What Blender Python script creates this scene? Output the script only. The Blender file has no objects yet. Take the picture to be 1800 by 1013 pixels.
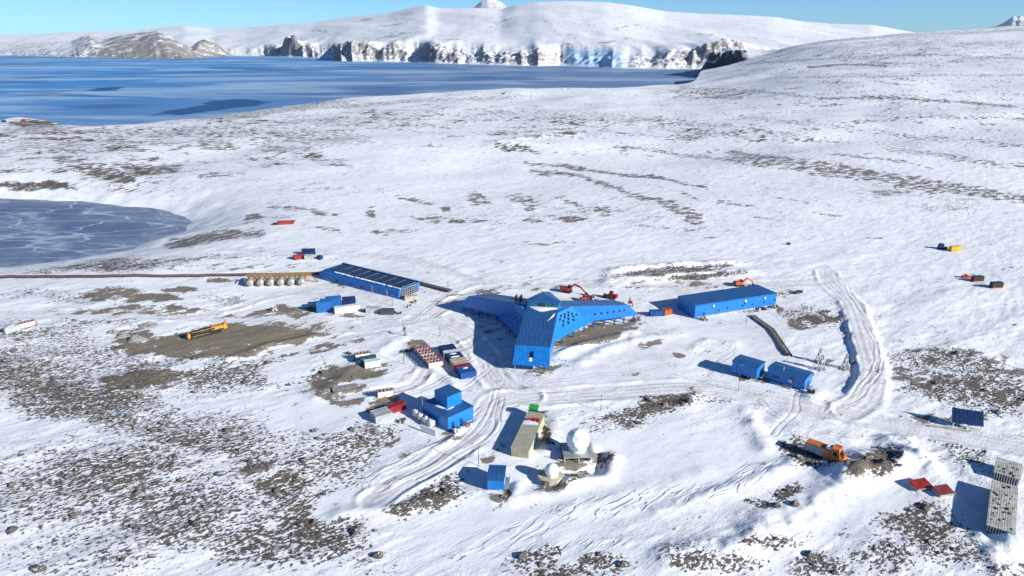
import bpy, bmesh, math, random
import numpy as np
from mathutils import Vector, Matrix

R = math.radians
random.seed(7)
sc = bpy.context.scene
C = sc.collection

# ------------------------------------------------------------------ camera
H = 118.0
PIT = R(19.37)
F, CX, CY = 1240.0, 900.0, 506.5
cP, sP = math.cos(PIT), math.sin(PIT)
SEA = -14.0
WIND = R(33)

def ray(px, py):
    a = (px - CX) / F
    b = -(py - CY) / F
    return np.array([a, cP + b * sP, -sP + b * cP])

def project(x, y, z):
    d = y * cP + (H - z) * sP
    u = y * sP - (H - z) * cP
    d = np.maximum(d, 1e-3)
    return CX + F * x / d, CY - F * u / d

def flat(px, py, z=0.0):
    r = ray(px, py)
    s = (H - z) / -r[2]
    return np.array([r[0] * s, r[1] * s, z])

def sea_at(px, py):
    return flat(px, py, SEA)

# ------------------------------------------------------------------ noise
def _h(ix, iy, seed):
    n = (ix.astype(np.int64) * 374761393 + iy.astype(np.int64) * 668265263 + seed * 144269504) & 0xFFFFFFFF
    n = ((n ^ (n >> 13)) * 1274126177) & 0xFFFFFFFF
    n = n ^ (n >> 16)
    return (n & 0xFFFF) / 65535.0

def vnoise(x, y, seed=0):
    xi = np.floor(x); yi = np.floor(y)
    fx = x - xi; fy = y - yi
    fx = fx * fx * fx * (fx * (fx * 6 - 15) + 10); fy = fy * fy * fy * (fy * (fy * 6 - 15) + 10)
    a = _h(xi, yi, seed); b = _h(xi + 1, yi, seed); c = _h(xi, yi + 1, seed); d = _h(xi + 1, yi + 1, seed)
    return (a + (b - a) * fx) * (1 - fy) + (c + (d - c) * fx) * fy

def fbm(x, y, seed=0, o=4, g=0.5):
    s = 0; a = 1.0; t = 0
    for i in range(o):
        s = s + a * (vnoise(x, y, seed + i * 17) - 0.5); t += a; a *= g
        x, y = x * 1.9 + y * 0.6 + 13.1, y * 1.9 - x * 0.6 + 7.7
    return s / t * 2

def sstep(a, b, x):
    t = np.clip((x - a) / (b - a), 0, 1)
    return t * t * (3 - 2 * t)

def seg_dist(x, y, P):
    """distance to a polyline in the plane, signed lateral offset, arc position"""
    best = np.full(np.shape(x), 1e9); lat = np.zeros(np.shape(x)); arc = np.zeros(np.shape(x)); acc = 0
    for (x0, y0), (x1, y1) in zip(P[:-1], P[1:]):
        dx, dy = x1 - x0, y1 - y0
        L = math.hypot(dx, dy) + 1e-9
        t = np.clip(((x - x0) * dx + (y - y0) * dy) / (L * L), 0, 1)
        ex, ey = x - x0 - t * dx, y - y0 - t * dy
        d = np.hypot(ex, ey); cr = (dx * ey - dy * ex) / L
        m = d < best
        best = np.where(m, d, best); lat = np.where(m, np.sign(cr) * d, lat); arc = np.where(m, acc + t * L, arc)
        acc += L
    return best, lat, arc

def near_line(x, y, P, r):
    a = np.array([p[:2] for p in P]); lo = a.min(0) - r; hi = a.max(0) + r
    return (x > lo[0]) & (x < hi[0]) & (y > lo[1]) & (y < hi[1])

def inside(x, y, P):
    c = np.zeros(np.shape(x), bool)
    n = len(P)
    for i in range(n):
        x0, y0 = P[i]; x1, y1 = P[(i + 1) % n]
        if y0 == y1: continue
        k = ((y0 > y) != (y1 > y)) & (x < (x1 - x0) * (y - y0) / (y1 - y0) + x0)
        c ^= k
    return c

def smooth_line(P, n=5):
    """Catmull-Rom through plan points"""
    P = [np.array(p[:2], float) for p in P]
    Q = [2 * P[0] - P[1]] + P + [2 * P[-1] - P[-2]]
    out = []
    for i in range(1, len(Q) - 2):
        for k in range(n):
            t = k / n
            out.append(0.5 * ((2 * Q[i]) + (-Q[i-1] + Q[i+1]) * t + (2*Q[i-1] - 5*Q[i] + 4*Q[i+1] - Q[i+2]) * t*t + (-Q[i-1] + 3*Q[i] - 3*Q[i+1] + Q[i+2]) * t**3))
    out.append(P[-1])
    return [tuple(p) for p in out]

# ------------------------------------------------------------------ plan of the coast
near_shore = [(-9000.0, 1150.0), (-2600.0, 1120.0)] + [tuple(sea_at(*p)[:2]) for p in
    [(-60, 224), (-10, 213), (30, 208), (62, 208), (84, 212), (118, 219), (170, 221), (230, 219), (350, 208), (430, 196), (500, 186), (600, 178), (700, 172), (830, 169), (950, 165), (1070, 161), (1180, 154), (1218, 144)]]
hx, hy = near_shore[-1]
near_shore += [(.281 * (hy + 60), hy + 60), (.304 * (hy + 150), hy + 150), (.300 * (hy + 240), hy + 240), (.272 * (hy + 300), hy + 300), (.2470 * (hy + 350), hy + 350), (.2490 * (hy + 430), hy + 430), (.285 * (hy + 620), hy + 620), (.295 * (hy + 1200), hy + 1200), (.30 * (hy + 2200), hy + 2200)]
sea_poly = near_shore + [(3000, 30000), (-30000, 30000), (-30000, 1150)]
bay_shore = smooth_line([sea_at(*p) for p in [(-420, 345), (-200, 346), (0, 349), (90, 351), (150, 352), (270, 365), (322, 377), (345, 391), (335, 407), (275, 425), (250, 442), (190, 452), (130, 461), (0, 475), (-200, 488), (-420, 500)]], 4)
bay_poly = bay_shore

HT = np.array([-9, 0.12, 0.20, 0.253, 0.314, 0.383, 0.46, 0.521, 0.575, 0.69, 0.95, 3.0])
HC = np.array([0, 0, 0, 4, 36, 84, 114, 127, 140, 160, 190, 225.0])

_tg = np.arange(-.5, 3.0, .004); _hg = np.interp(_tg, HT, HC); _k = np.exp(-(np.arange(-20, 21) / 7.0) ** 2); _k /= _k.sum()
_hg = np.convolve(np.pad(_hg, 20, 'edge'), _k, 'same')[20:-20]      # rounded, so that no crease runs down the hill
# snow ridges / banks / mounds of the ground: photo points of the crest line, height, half width, sharpness
RIDGES = [
    ([(1075, 480), (1180, 469), (1290, 462)], 2.2, 4.5), ([(1068, 499), (1180, 488), (1310, 479)], 2.2, 4.5),
    ([(1500, 834), (1545, 816), (1592, 806)], 4.8, 4.6), ([(1470, 808), (1520, 800)], 1.6, 3.5),
    ([(985, 628), (1030, 607), (1075, 596), (1110, 588)], 1.5, 3.0), ([(1020, 640), (1060, 618), (1110, 603)], 1.0, 3.0),
    ([(880, 880), (930, 872), (985, 858), (1015, 838)], 1.0, 3.0), ([(600, 905), (700, 895), (800, 872), (850, 872)], 1.0, 3.2),
    ([(650, 840), (720, 800), (800, 775)], 0.6, 2.2), ([(1310, 722), (1330, 750), (1345, 790)], 1.2, 3.0), ([(1530, 818), (1572, 806)], -2.2, 1.8),
    ([(1395, 810), (1340, 840), (1260, 868), (1160, 900)], 0.9, 3.0), ([(1180, 985), (1300, 955), (1400, 905), (1475, 850)], 1.8, 5.5),
    ([(1000, 900), (1100, 870), (1240, 830)], 0.5, 3.0), ([(1590, 770), (1620, 795), (1640, 830)], 1.5, 3.2), ([(1560, 772), (1590, 790)], 1.6, 3.0),
    
    ([(1215, 615), (1245, 600), (1290, 605)], 0.9, 2.5), ([(1190, 715), (1235, 690)], 0.8, 2.5),
    ([(845, 770), (760, 822), (690, 850)], 0.5, 1.5), ([(720, 610), (760, 650), (800, 680)], 0.7, 2.2),
    ([(1690, 820), (1740, 850)], 1.2, 4.0), ([(1760, 960), (1740, 1000)], 1.5, 4.0),
    ([(0, 335), (60, 332), (115, 328)], 4.0, 12.0), ([(180, 318), (230, 314)], 2.0, 10.0),
    ([(1000, 243), (880, 262), (935, 265)], 3.0, 14.0), ([(1120, 600), (1190, 585)], .8, 4.0),
    ([(390, 640), (470, 610), (560, 590)], 1.0, 3.0), ([(560, 700), (620, 650), (700, 600)], 0.8, 4.0),
]
RIDGES += [([(958, 742), (938, 782)], -1.8, 2.6), ([(1056, 800), (1050, 826), (1010, 830)], -2.0, 2.6), ([(985, 845), (965, 862), (940, 850)], -.8, 2.0), ([(895, 850), (893, 872)], -.8, 2.0),
    ([(975, 738), (962, 790)], .8, 2.5), ([(1075, 805), (1062, 840), (1000, 850)], .9, 2.8), ([(905, 855), (900, 885)], .7, 2.2), ([(1728, 942), (1790, 958)], 2.9, 2.0), ([(1425, 700), (1440, 690)], 1, 3)]
RIDGES = [([tuple(flat(*p)[:2]) for p in pts], h, w) for pts, h, w in RIDGES]

ROADS_PX = [
    ([(1990, 815), (1800, 785), (1600, 748), (1400, 712), (1230, 682), (1060, 692), (930, 700), (870, 668), (850, 620), (800, 580), (720, 566), (600, 577), (480, 566), (330, 556), (150, 553), (-200, 549)], 5.6),
    ([(930, 700), (870, 705), (840, 760), (770, 815), (700, 850), (660, 880)], 4.8),
    ([(1100, 500), (1250, 500), (1400, 497), (1456, 490)], 5.0),
    ([(1452, 478), (1462, 500), (1494, 530), (1506, 560), (1524, 620), (1534, 660), (1520, 700), (1490, 722)], 5.2),
    ([(1100, 500), (960, 505), (850, 510), (770, 548), (720, 566)], 4.6),
    ([(400, 440), (560, 447), (700, 456), (790, 480), (870, 505)], 4.0),
    ([(840, 600), (760, 640), (720, 680), (600, 700)], 3.2),
    ([(300, 560), (400, 545), (480, 520), (560, 515), (640, 540)], 3.0),
]
ROADS = [(smooth_line([flat(*p) for p in pts], 6), w) for pts, w in ROADS_PX]
# single vehicle tracks winding over the yards
_tp = [[(1800, 772), (1600, 738), (1420, 705), (1240, 676), (1060, 684), (900, 690), (850, 640)], [(1800, 800), (1640, 765), (1480, 735), (1380, 718), (1200, 696), (980, 704), (880, 720)], [(870, 690), (850, 740), (790, 800), (710, 846), (655, 872), (640, 850), (700, 815), (780, 775), (840, 720)], [(880, 700), (868, 760), (820, 800), (740, 845)],
    [(840, 620), (790, 660), (730, 690), (650, 705)], [(860, 650), (800, 690), (740, 700)], [(840, 600), (770, 570), (690, 560), (560, 570), (400, 562)], [(850, 610), (740, 590), (640, 590), (520, 610), (440, 650)], [(760, 560), (820, 520), (900, 505), (1050, 502), (1200, 505)], [(740, 555), (800, 510), (880, 497), (1000, 492), (1150, 508)],
    [(1120, 505), (1300, 512), (1420, 500), (1480, 500), (1520, 560), (1545, 630), (1520, 690), (1450, 720)], [(1130, 520), (1180, 510), (1400, 492), (1464, 484), (1498, 520), (1528, 590), (1536, 650), (1500, 700)], [(1240, 610), (1275, 598), (1290, 612), (1255, 625), (1220, 618), (1240, 604)], [(1225, 620), (1260, 606), (1285, 618), (1260, 634)], [(1120, 560), (1160, 580), (1230, 575), (1320, 560)],
    [(1400, 690), (1390, 720), (1360, 760)], [(1330, 700), (1380, 735), (1480, 760), (1600, 760)], [(350, 600), (430, 590), (520, 580), (560, 575)], [(330, 612), (420, 608), (500, 590), (545, 580)], [(600, 445), (700, 452), (780, 470), (850, 500)], [(430, 440), (560, 442), (680, 447), (760, 462), (830, 490)], [(870, 640), (960, 670), (1060, 660), (1180, 640)], [(890, 660), (980, 690), (1100, 700), (1250, 690)]]
TRACKS = [smooth_line([flat(*p) for p in pts], 6) for pts in _tp]
# levelled building pads (centre photo point, radius m)
PADS = [(990, 590, 52), (650, 505, 38), (1280, 540, 34), (785, 735, 17), (930, 770, 15), (1015, 800, 10), (870, 850, 8), (1310, 660, 11), (1385, 680, 13), (1765, 900, 14), (1450, 795, 9), (1700, 745, 9), (780, 645, 18), (640, 640, 10), (680, 735, 10), (600, 545, 14), (490, 500, 20)]
PADS = [(flat(px, py)[0], flat(px, py)[1], r) for px, py, r in PADS]

POINT = [tuple(sea_at(*p)[:2]) for p in [(-10, 216), (30, 212), (70, 213)]]
CALM = [(1180, 800, 30), (1070, 840, 24), (1280, 800, 20), (1000, 880, 20), (1080, 640, 24), (1250, 595, 26), (560, 722, 18), (480, 640, 14), (600, 880, 12), (850, 930, 18), (1430, 880, 16), (1560, 890, 14)]
CALM = [(flat(px, py)[0], flat(px, py)[1], r) for px, py, r in CALM]
def calm_at(x, y):
    c = np.zeros(np.shape(x))
    for ax, ay, r in CALM: c = np.maximum(c, 1 - sstep(r * .45, r * 1.25, np.hypot(x - ax, y - ay)))
    return c
def coast(x, y):
    d1, _, _ = seg_dist(x, y, near_shore)
    s1 = np.where(inside(x, y, sea_poly), -d1, d1)
    d2, _, _ = seg_dist(x, y, bay_shore)
    s2 = np.where(inside(x, y, bay_poly), -d2, d2)
    return s1, s2

def height(x, y):
    x = np.asarray(x, float); y = np.asarray(y, float)
    t = x / np.maximum(y, 1)
    s = np.clip((y - 480) / 2120, 0, 1)
    back = 44 * sstep(hy + 110, hy + 260, y) * sstep(.238, .256, t) * (1 - sstep(.292, .36, t))
    fall = 1 - 0.5 * sstep(3300, 5200, y)
    c = np.interp(t, _tg, _hg)
    z = c * (0.55 * s + 0.45 * s * s) * fall
    z = z + back + 7 * sstep(700, 1500, y) * sstep(-.25, .1, t)
    # rolling ground, gentler close to the station
    far = sstep(330, 900, y)
    z = z + fbm(x / 160, y / 160, 3, 3) * (1.0 + 5 * far)
    z = z + fbm(x / 900, y / 500, 5, 3) * 12 * far
    cw, sw = math.cos(WIND), math.sin(WIND)
    u = x * cw + y * sw; v = -x * sw + y * cw
    amp = np.ones(np.shape(x))
    for ax, ay, r in PADS:
        amp = np.minimum(amp, 0.12 + 0.88 * sstep(r * .8, r * 1.5, np.hypot(x - ax, y - ay)))
    amp = amp * (1 - .7 * calm_at(x, y))
    near = 1 - sstep(300, 520, y)
    rd_h = 0
    for P, w in ROADS:
        m = near_line(x, y, P, w * 1.1 + 5)
        if not m.any(): continue
        d = np.full(np.shape(x), 1e3); arc = np.zeros(np.shape(x))
        d[m], _, arc[m] = seg_dist(x[m], y[m], P)
        on = 1 - sstep(w * .75, w * 1.15, d)
        amp = amp * (1 - .8 * on)
        if P is ROADS[3][0]: rd_h = rd_h + 1.5 * (1 - sstep(w * .8, w * 1.3, d + fbm(x / 5, y / 5, 83, 2) * .8)) * sstep(215, 232, y) * sstep(25, 95, arc)
        rd_h = rd_h + 0.45 * np.exp(-((d - w * 1.1) / 1.1) ** 2) * (0.1 + 1.3 * vnoise(x / 5, y / 5, 88) ** 2) - .1 * on
    z = z + amp * near * (fbm(u / 42, v / 17, 11, 3) * .75)
    z = z + amp * (fbm(u / 15, v / 5, 21, 3) * 0.26 * (.10 + 1.1 * vnoise(x / 60, y / 45, 77) ** 2) + fbm(u / 6, v / 2.2, 24, 2) * 0.13) * (1 - .5 * sstep(400, 900, y))
    z = z + rd_h * near
    for P, h, w in RIDGES:
        m = near_line(x, y, P, w * 3)
        if m.any():
            d, lat, arc = seg_dist(x[m], y[m], P)
            z[m] += h * np.exp(-(d / w) ** 2) * (0.75 + 0.6 * fbm(x[m] / 7, y[m] / 7, 31, 3))
    s1, s2 = coast(x, y)
    d, _, _ = seg_dist(x, y, POINT); z = z + 9 * np.exp(-(d / 30) ** 2)
    cl = sstep(.242, .256, t)
    w1 = 170.0 - (130.0 - 45 * sstep(hy + 200, hy + 280, y)) * cl
    s1 = s1 + fbm(x / 60, y / 60, 41, 3) * 14 + np.abs(fbm(x / 34, y / 34, 47, 3)) * 42 * cl * sstep(hy + 120, hy + 220, y)
    k1 = np.clip((s1 + 8) / w1, 0, 1)
    k1 = cl * k1 * k1 * (3 - 2 * k1) + (1 - cl) * k1 ** .7
    k2 = np.clip((s2 + fbm(x / 30, y / 30, 43, 3) * 6 + 16) / 110.0, 0, 1)
    k2 = k2 * (2 - k2)
    z = (SEA - 3) + (z - SEA + 3) * np.minimum(k1, k2)
    return z

_S = np.geomspace(90, 4000, 2600)
def at(px, py):
    """ground point seen at a photo point"""
    r = ray(px, py)
    lo = H / max(-r[2], .02) * .6
    S = np.linspace(lo, lo * 2.2, 500)
    x, y, zz = r[0] * S, r[1] * S, H + r[2] * S
    dz = zz - height(x, y)
    i = int(np.argmax(dz < 0))
    if i == 0: i = len(S) - 1
    f = dz[i - 1] / (dz[i - 1] - dz[i] + 1e-9)
    s = S[i - 1] + (S[i] - S[i - 1]) * f
    return Vector((r[0] * s, r[1] * s, H + r[2] * s))

def gz(x, y):
    return float(height(np.array([x]), np.array([y]))[0])

# ------------------------------------------------------------------ materials
def new_mat(name):
    m = bpy.data.materials.new(name); m.use_nodes = True
    nt = m.node_tree
    return m, nt, nt.nodes, nt.links, nt.nodes['Principled BSDF']

def N(nodes, kind, **kw):
    n = nodes.new(kind)
    for k, v in kw.items():
        if k.startswith('i_'):
            key = k[2:]
            n.inputs[int(key) if key.isdigit() else key.replace('_', ' ')].default_value = v
        else: setattr(n, k, v)
    return n

def ramp(nodes, links, src, a, b, smooth=True):
    n = nodes.new('ShaderNodeMapRange'); n.interpolation_type = 'SMOOTHSTEP' if smooth else 'LINEAR'
    n.inputs[1].default_value = a; n.inputs[2].default_value = b
    links.new(src, n.inputs[0]); return n.outputs[0]

def mth(nodes, links, op, a, b=None):
    n = nodes.new('ShaderNodeMath'); n.operation = op
    for i, s in enumerate((a, b)):
        if s is None: continue
        if isinstance(s, (int, float)): n.inputs[i].default_value = s
        else: links.new(s, n.inputs[i])
    return n.outputs[0]

def mixc(nodes, links, fac, a, b, blend='MIX'):
    n = nodes.new('ShaderNodeMix'); n.data_type = 'RGBA'; n.blend_type = blend
    for i, s in ((0, fac), (6, a), (7, b)):
        if isinstance(s, (int, float)): n.inputs[i].default_value = s
        elif isinstance(s, tuple): n.inputs[i].default_value = (*s, 1)
        else: links.new(s, n.inputs[i])
    return n.outputs[2]

def paint(name, col, rough=.45, var=.18, rib=0.0, rib_axis=0, metal=0.0, grime=(.25, .25, .25), gr=.12, rib_d=.25):
    """sheet metal / painted surface: tone variation, weathering and optional ribs"""
    m, nt, n, l, p = new_mat(name)
    tc = N(n, 'ShaderNodeTexCoord')
    ns = N(n, 'ShaderNodeTexNoise', i_Scale=.6, i_Detail=5.0); l.new(tc.outputs['Object'], ns.inputs[0])
    ns2 = N(n, 'ShaderNodeTexNoise', i_Scale=5.0, i_Detail=4.0); l.new(tc.outputs['Object'], ns2.inputs[0])
    lo = tuple(c * (1 - var) for c in col); hi = tuple(min(1, c * (1 + var)) for c in col)
    a = mixc(n, l, ramp(n, l, ns.outputs[0], .3, .7), lo, hi)
    g = mth(n, l, 'MULTIPLY', ramp(n, l, ns2.outputs[0], .55, .75), gr)
    l.new(mixc(n, l, g, a, grime), p.inputs['Base Color'])
    p.inputs['Roughness'].default_value = rough; p.inputs['Metallic'].default_value = metal
    bmp = N(n, 'ShaderNodeBump', i_Strength=.25, i_Distance=.05)
    hgt = ns2.outputs[0]
    if rib:
        sp = N(n, 'ShaderNodeSeparateXYZ'); l.new(tc.outputs['Object'], sp.inputs[0])
        w = mth(n, l, 'SINE', mth(n, l, 'MULTIPLY', sp.outputs[rib_axis], 2 * math.pi / rib))
        w = ramp(n, l, w, .55, .95)
        bmp.inputs['Strength'].default_value = .8; bmp.inputs['Distance'].default_value = rib_d * rib
        hgt = mth(n, l, 'ADD', w, mth(n, l, 'MULTIPLY', ns2.outputs[0], .15))
    l.new(hgt, bmp.inputs['Height']); l.new(bmp.outputs[0], p.inputs['Normal'])
    return m

BLUE = (.009, .185, .56)
M = dict(
    blue=paint('blue_cladding', BLUE, .4, .10, .6, 0, gr=.1, rib_d=.08),
    blue_y=paint('blue_cladding_cross', BLUE, .4, .12, 1.0, 1, gr=.1),
    blue_roof=paint('blue_roofing', (.021, .10, .275), .42, .14, 1.2, 0, grime=(.3, .33, .38), gr=.22, rib_d=.05),
    blue_soffit=paint('blue_underside', (.015, .10, .33), .5),
    navy=paint('navy_paint', (.012, .04, .16), .45, .2),
    cont_blue=paint('container_blue', (.012, .085, .30), .45, .2, .5, 0),
    cont_navy=paint('container_navy', (.010, .03, .13), .45, .2, .5, 0),
    cont_red=paint('container_red', (.30, .02, .025), .45, .2, .5, 0),
    cont_teal=paint('container_teal', (.03, .13, .15), .45, .2, .5, 0),
    cont_white=paint('container_white', (.72, .73, .72), .5, .1, .5, 0, gr=.25),
    cont_grey=paint('container_grey', (.42, .46, .45), .5, .15, .5, 0, gr=.3),
    cont_slate=paint('container_slate', (.07, .085, .12), .5, .2, .5, 0),
    cont_beige=paint('container_beige', (.50, .45, .34), .5, .15, .5, 0, gr=.2),
    cont_orange=paint('container_orange', (.42, .12, .02), .5, .2, .5, 0),
    cont_yellow=paint('container_yellow', (.72, .48, .02), .5, .12, .5, 0),
    cont_dark=paint('container_dark', (.035, .035, .032), .6, .2, .5, 0),
    red=paint('red_paint', (.36, .03, .03), .45, .25),
    orange=paint('orange_paint', (.62, .11, .02), .45, .2),
    orange_rust=paint('orange_vehicle', (.60, .17, .03), .5, .25),
    yellow=paint('yellow_paint', (.58, .28, .02), .45, .25),
    ochre=paint('ochre_paint', (.42, .24, .05), .55, .3),
    white=paint('white_paint', (.80, .80, .78), .45, .06),
    dome=paint('radome_skin', (.84, .84, .83), .4, .04, gr=.05),
    beige=paint('beige_cladding', (.52, .49, .34), .55, .1, .5, 0, gr=.15),
    beige_roof=paint('beige_roofing', (.40, .39, .28), .55, .12, .6, 1, gr=.2),
    concrete=paint('concrete', (.40, .38, .33), .85, .18),
    steel=paint('galvanised_steel', (.42, .43, .43), .4, .15, metal=.4),
    tank=paint('tank_steel', (.42, .41, .37), .35, .15, metal=.35),
    dark=paint('dark_metal', (.03, .03, .032), .6, .3),
    rubber=paint('black_rubber', (.018, .018, .018), .8, .3),
    azure=paint('container_azure', (.018, .15, .44), .45, .15, .5, 0),
    navy_panel=paint('navy_solar_cells', (.012, .035, .12), .3, .25),
    tank_frame=paint('tank_frame_red', (.24, .035, .03), .55, .3),
    solar=paint('solar_cells', (.012, .022, .055), .25, .25),
    glass=paint('dark_glass', (.01, .02, .03), .12, .2),
    green_glass=paint('green_tint_glass', (.03, .16, .14), .15, .5),
    wood=paint('weathered_wood', (.25, .18, .12), .8, .3),
    maroon=paint('maroon_pipe', (.17, .085, .085), .6, .25),
    green=paint('green_paint', (.03, .42, .05), .5, .2),
    greyroof=paint('grey_mottled_roof', (.50, .49, .43), .7, .25, .45, 0, gr=.4),
    trestle=paint('trestle_steel', (.10, .085, .075), .7, .35),
)

def snow_nodes(n, l, pos):
    return None

def simple_snow():
    m, nt, n, l, p = new_mat('settled_snow')
    tc = N(n, 'ShaderNodeTexCoord')
    ns = N(n, 'ShaderNodeTexNoise', i_Scale=1.3, i_Detail=5.0); l.new(tc.outputs['Object'], ns.inputs[0])
    p.inputs['Base Color'].default_value = (.84, .86, .89, 1); p.inputs['Roughness'].default_value = .75
    b = N(n, 'ShaderNodeBump', i_Strength=.7, i_Distance=.3); l.new(ns.outputs[0], b.inputs['Height']); l.new(b.outputs[0], p.inputs['Normal'])
    return m
M['snow'] = simple_snow()

def rock_mat():
    m, nt, n, l, p = new_mat('rock')
    at_ = N(n, 'ShaderNodeAttribute', attribute_name='tone')
    g = N(n, 'ShaderNodeNewGeometry')
    ns = N(n, 'ShaderNodeTexNoise', i_Scale=2.2, i_Detail=5.0); l.new(g.outputs['Position'], ns.inputs[0])
    a = mixc(n, l, at_.outputs['Fac'], (.05, .043, .038), (.17, .13, .10))
    a = mixc(n, l, ramp(n, l, ns.outputs[0], .3, .7), a, (.10, .095, .09))
    # snow lodged on the tops
    sx = N(n, 'ShaderNodeSeparateXYZ'); l.new(g.outputs['Normal'], sx.inputs[0])
    sn = mth(n, l, 'MULTIPLY', ramp(n, l, sx.outputs[2], .8, .97), ramp(n, l, ns.outputs[0], .5, .6))
    l.new(mixc(n, l, sn, a, (.8, .82, .85)), p.inputs['Base Color'])
    p.inputs['Roughness'].default_value = .9
    b = N(n, 'ShaderNodeBump', i_Strength=.6, i_Distance=.15); l.new(ns.outputs[0], b.inputs['Height']); l.new(b.outputs[0], p.inputs['Normal'])
    return m
M['rock'] = rock_mat()

def gravel_heap_mat():
    m, nt, n, l, p = new_mat('heap_gravel')
    tc = N(n, 'ShaderNodeTexCoord')
    ns = N(n, 'ShaderNodeTexNoise', i_Scale=3.0, i_Detail=5.0); l.new(tc.outputs['Object'], ns.inputs[0])
    l.new(mixc(n, l, ramp(n, l, ns.outputs[0], .35, .65), (.14, .135, .13), (.40, .39, .38)), p.inputs['Base Color'])
    p.inputs['Roughness'].default_value = .95
    b = N(n, 'ShaderNodeBump', i_Strength=.9, i_Distance=.3); l.new(ns.outputs[0], b.inputs['Height']); l.new(b.outputs[0], p.inputs['Normal'])
    return m
M['heap'] = gravel_heap_mat()

def stone_wind(n, l, pos):
    """coordinates turned into the wind direction and stretched along it"""
    mp = N(n, 'ShaderNodeMapping'); mp.vector_type = 'TEXTURE'
    mp.inputs['Rotation'].default_value = (0, 0, WIND); mp.inputs['Scale'].default_value = (1.8, 1, 1)
    l.new(pos, mp.inputs[0]); return mp.outputs[0]

def ground_mat():
    m, nt, n, l, p = new_mat('snowy_ground')
    g = N(n, 'ShaderNodeNewGeometry')
    pos = g.outputs['Position']
    w = stone_wind(n, l, pos)
    def attr(a): return N(n, 'ShaderNodeAttribute', attribute_name=a).outputs['Fac']
    dens, grav, road, lat, brown = attr('dens'), attr('grav'), attr('road'), attr('lat'), attr('brown')
    n1 = N(n, 'ShaderNodeTexNoise', i_Scale=1.35, i_Detail=4.0, i_Roughness=.65); l.new(w, n1.inputs[0])
    n2 = N(n, 'ShaderNodeTexNoise', i_Scale=.22, i_Detail=4.0, i_Roughness=.6); l.new(w, n2.inputs[0])
    n3 = N(n, 'ShaderNodeTexNoise', i_Scale=.035, i_Detail=4.0, i_Roughness=.55); l.new(pos, n3.inputs[0])
    nf = N(n, 'ShaderNodeTexNoise', i_Scale=3.0, i_Detail=3.0); l.new(pos, nf.inputs[0])
    n0 = N(n, 'ShaderNodeTexNoise', i_Scale=.5, i_Detail=2.0, i_Roughness=.6); l.new(w, n0.inputs[0])
    s = mth(n, l, 'ADD', mth(n, l, 'MULTIPLY', n1.outputs[0], .66), mth(n, l, 'MULTIPLY', n0.outputs[0], .20))
    s = mth(n, l, 'ADD', s, mth(n, l, 'MULTIPLY', n2.outputs[0], .14))
    # seen over hundreds of metres the cover reads in larger streaks
    mid = attr('mid')
    sm = mth(n, l, 'ADD', mth(n, l, 'MULTIPLY', n2.outputs[0], .62), mth(n, l, 'MULTIPLY', n3.outputs[0], .38))
    mx = N(n, 'ShaderNodeMix'); l.new(mid, mx.inputs[0]); l.new(s, mx.inputs[2]); l.new(sm, mx.inputs[3]); s = mx.outputs[0]
    thr = mth(n, l, 'SUBTRACT', .665, mth(n, l, 'MULTIPLY', dens, .27))
    rockm = ramp(n, l, mth(n, l, 'SUBTRACT', s, thr), -.012, .022)
    gs = mth(n, l, 'ADD', grav, mth(n, l, 'MULTIPLY', mth(n, l, 'SUBTRACT', n2.outputs[0], .5), 2.6))
    gs = mth(n, l, 'ADD', gs, mth(n, l, 'MULTIPLY', mth(n, l, 'SUBTRACT', n1.outputs[0], .5), 1.5))
    gravm = ramp(n, l, gs, .44, .62)
    rockc = mixc(n, l, ramp(n, l, nf.outputs[0], .35, .65), (.050, .041, .034), (.22, .18, .14))
    gc = mixc(n, l, brown, (.29, .27, .25), (.29, .24, .165))
    gravc = mixc(n, l, ramp(n, l, nf.outputs[0], .25, .75), gc, (.17, .15, .12))
    # snow
    snow = mixc(n, l, ramp(n, l, n3.outputs[0], .35, .65), (.855, .875, .89), (.895, .905, .905))
    crust = mth(n, l, 'MULTIPLY', ramp(n, l, n2.outputs[0], .46, .60), ramp(n, l, n1.outputs[0], .38, .6))
    snow = mixc(n, l, mth(n, l, 'MULTIPLY', crust, .32), snow, (.60, .60, .61))
    pk = mixc(n, l, ramp(n, l, n2.outputs[0], .35, .7), (.83, .83, .84), (.68, .665, .64))
    st = mth(n, l, 'SINE', mth(n, l, 'ADD', mth(n, l, 'MULTIPLY', lat, 2.4), mth(n, l, 'MULTIPLY', n2.outputs[0], 4.0)))
    stm = mth(n, l, 'MULTIPLY', ramp(n, l, st, .3, .95), ramp(n, l, n2.outputs[0], .42, .6))
    pk = mixc(n, l, mth(n, l, 'MULTIPLY', stm, .55), pk, (.50, .48, .45))
    snow = mixc(n, l, mth(n, l, 'MULTIPLY', road, .7), snow, pk)
    rut = attr('rut')
    rutm = mth(n, l, 'MULTIPLY', rut, ramp(n, l, n1.outputs[0], .3, .6))
    snow = mixc(n, l, mth(n, l, 'MULTIPLY', rutm, .6), snow, (.52, .51, .50))
    c = mixc(n, l, gravm, snow, gravc)
    c = mixc(n, l, rockm, c, rockc)
    # wind crust and thin cover, a little greyer than fresh snow
    # steep faces shed their snow
    sx = N(n, 'ShaderNodeSeparateXYZ'); l.new(g.outputs['True Normal'], sx.inputs[0])
    steep = ramp(n, l, mth(n, l, 'ADD', sx.outputs[2], mth(n, l, 'MULTIPLY', mth(n, l, 'SUBTRACT', n3.outputs[0], .5), .5)), .80, .70)
    far = attr('far')
    c = mixc(n, l, mth(n, l, 'MULTIPLY', steep, far), c, (.10, .085, .08))
    c = mixc(n, l, mth(n, l, 'MULTIPLY', attr('face'), ramp(n, l, n2.outputs[0], .70, .52)), c, (.085, .075, .075))
    l.new(c, p.inputs['Base Color'])
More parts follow.
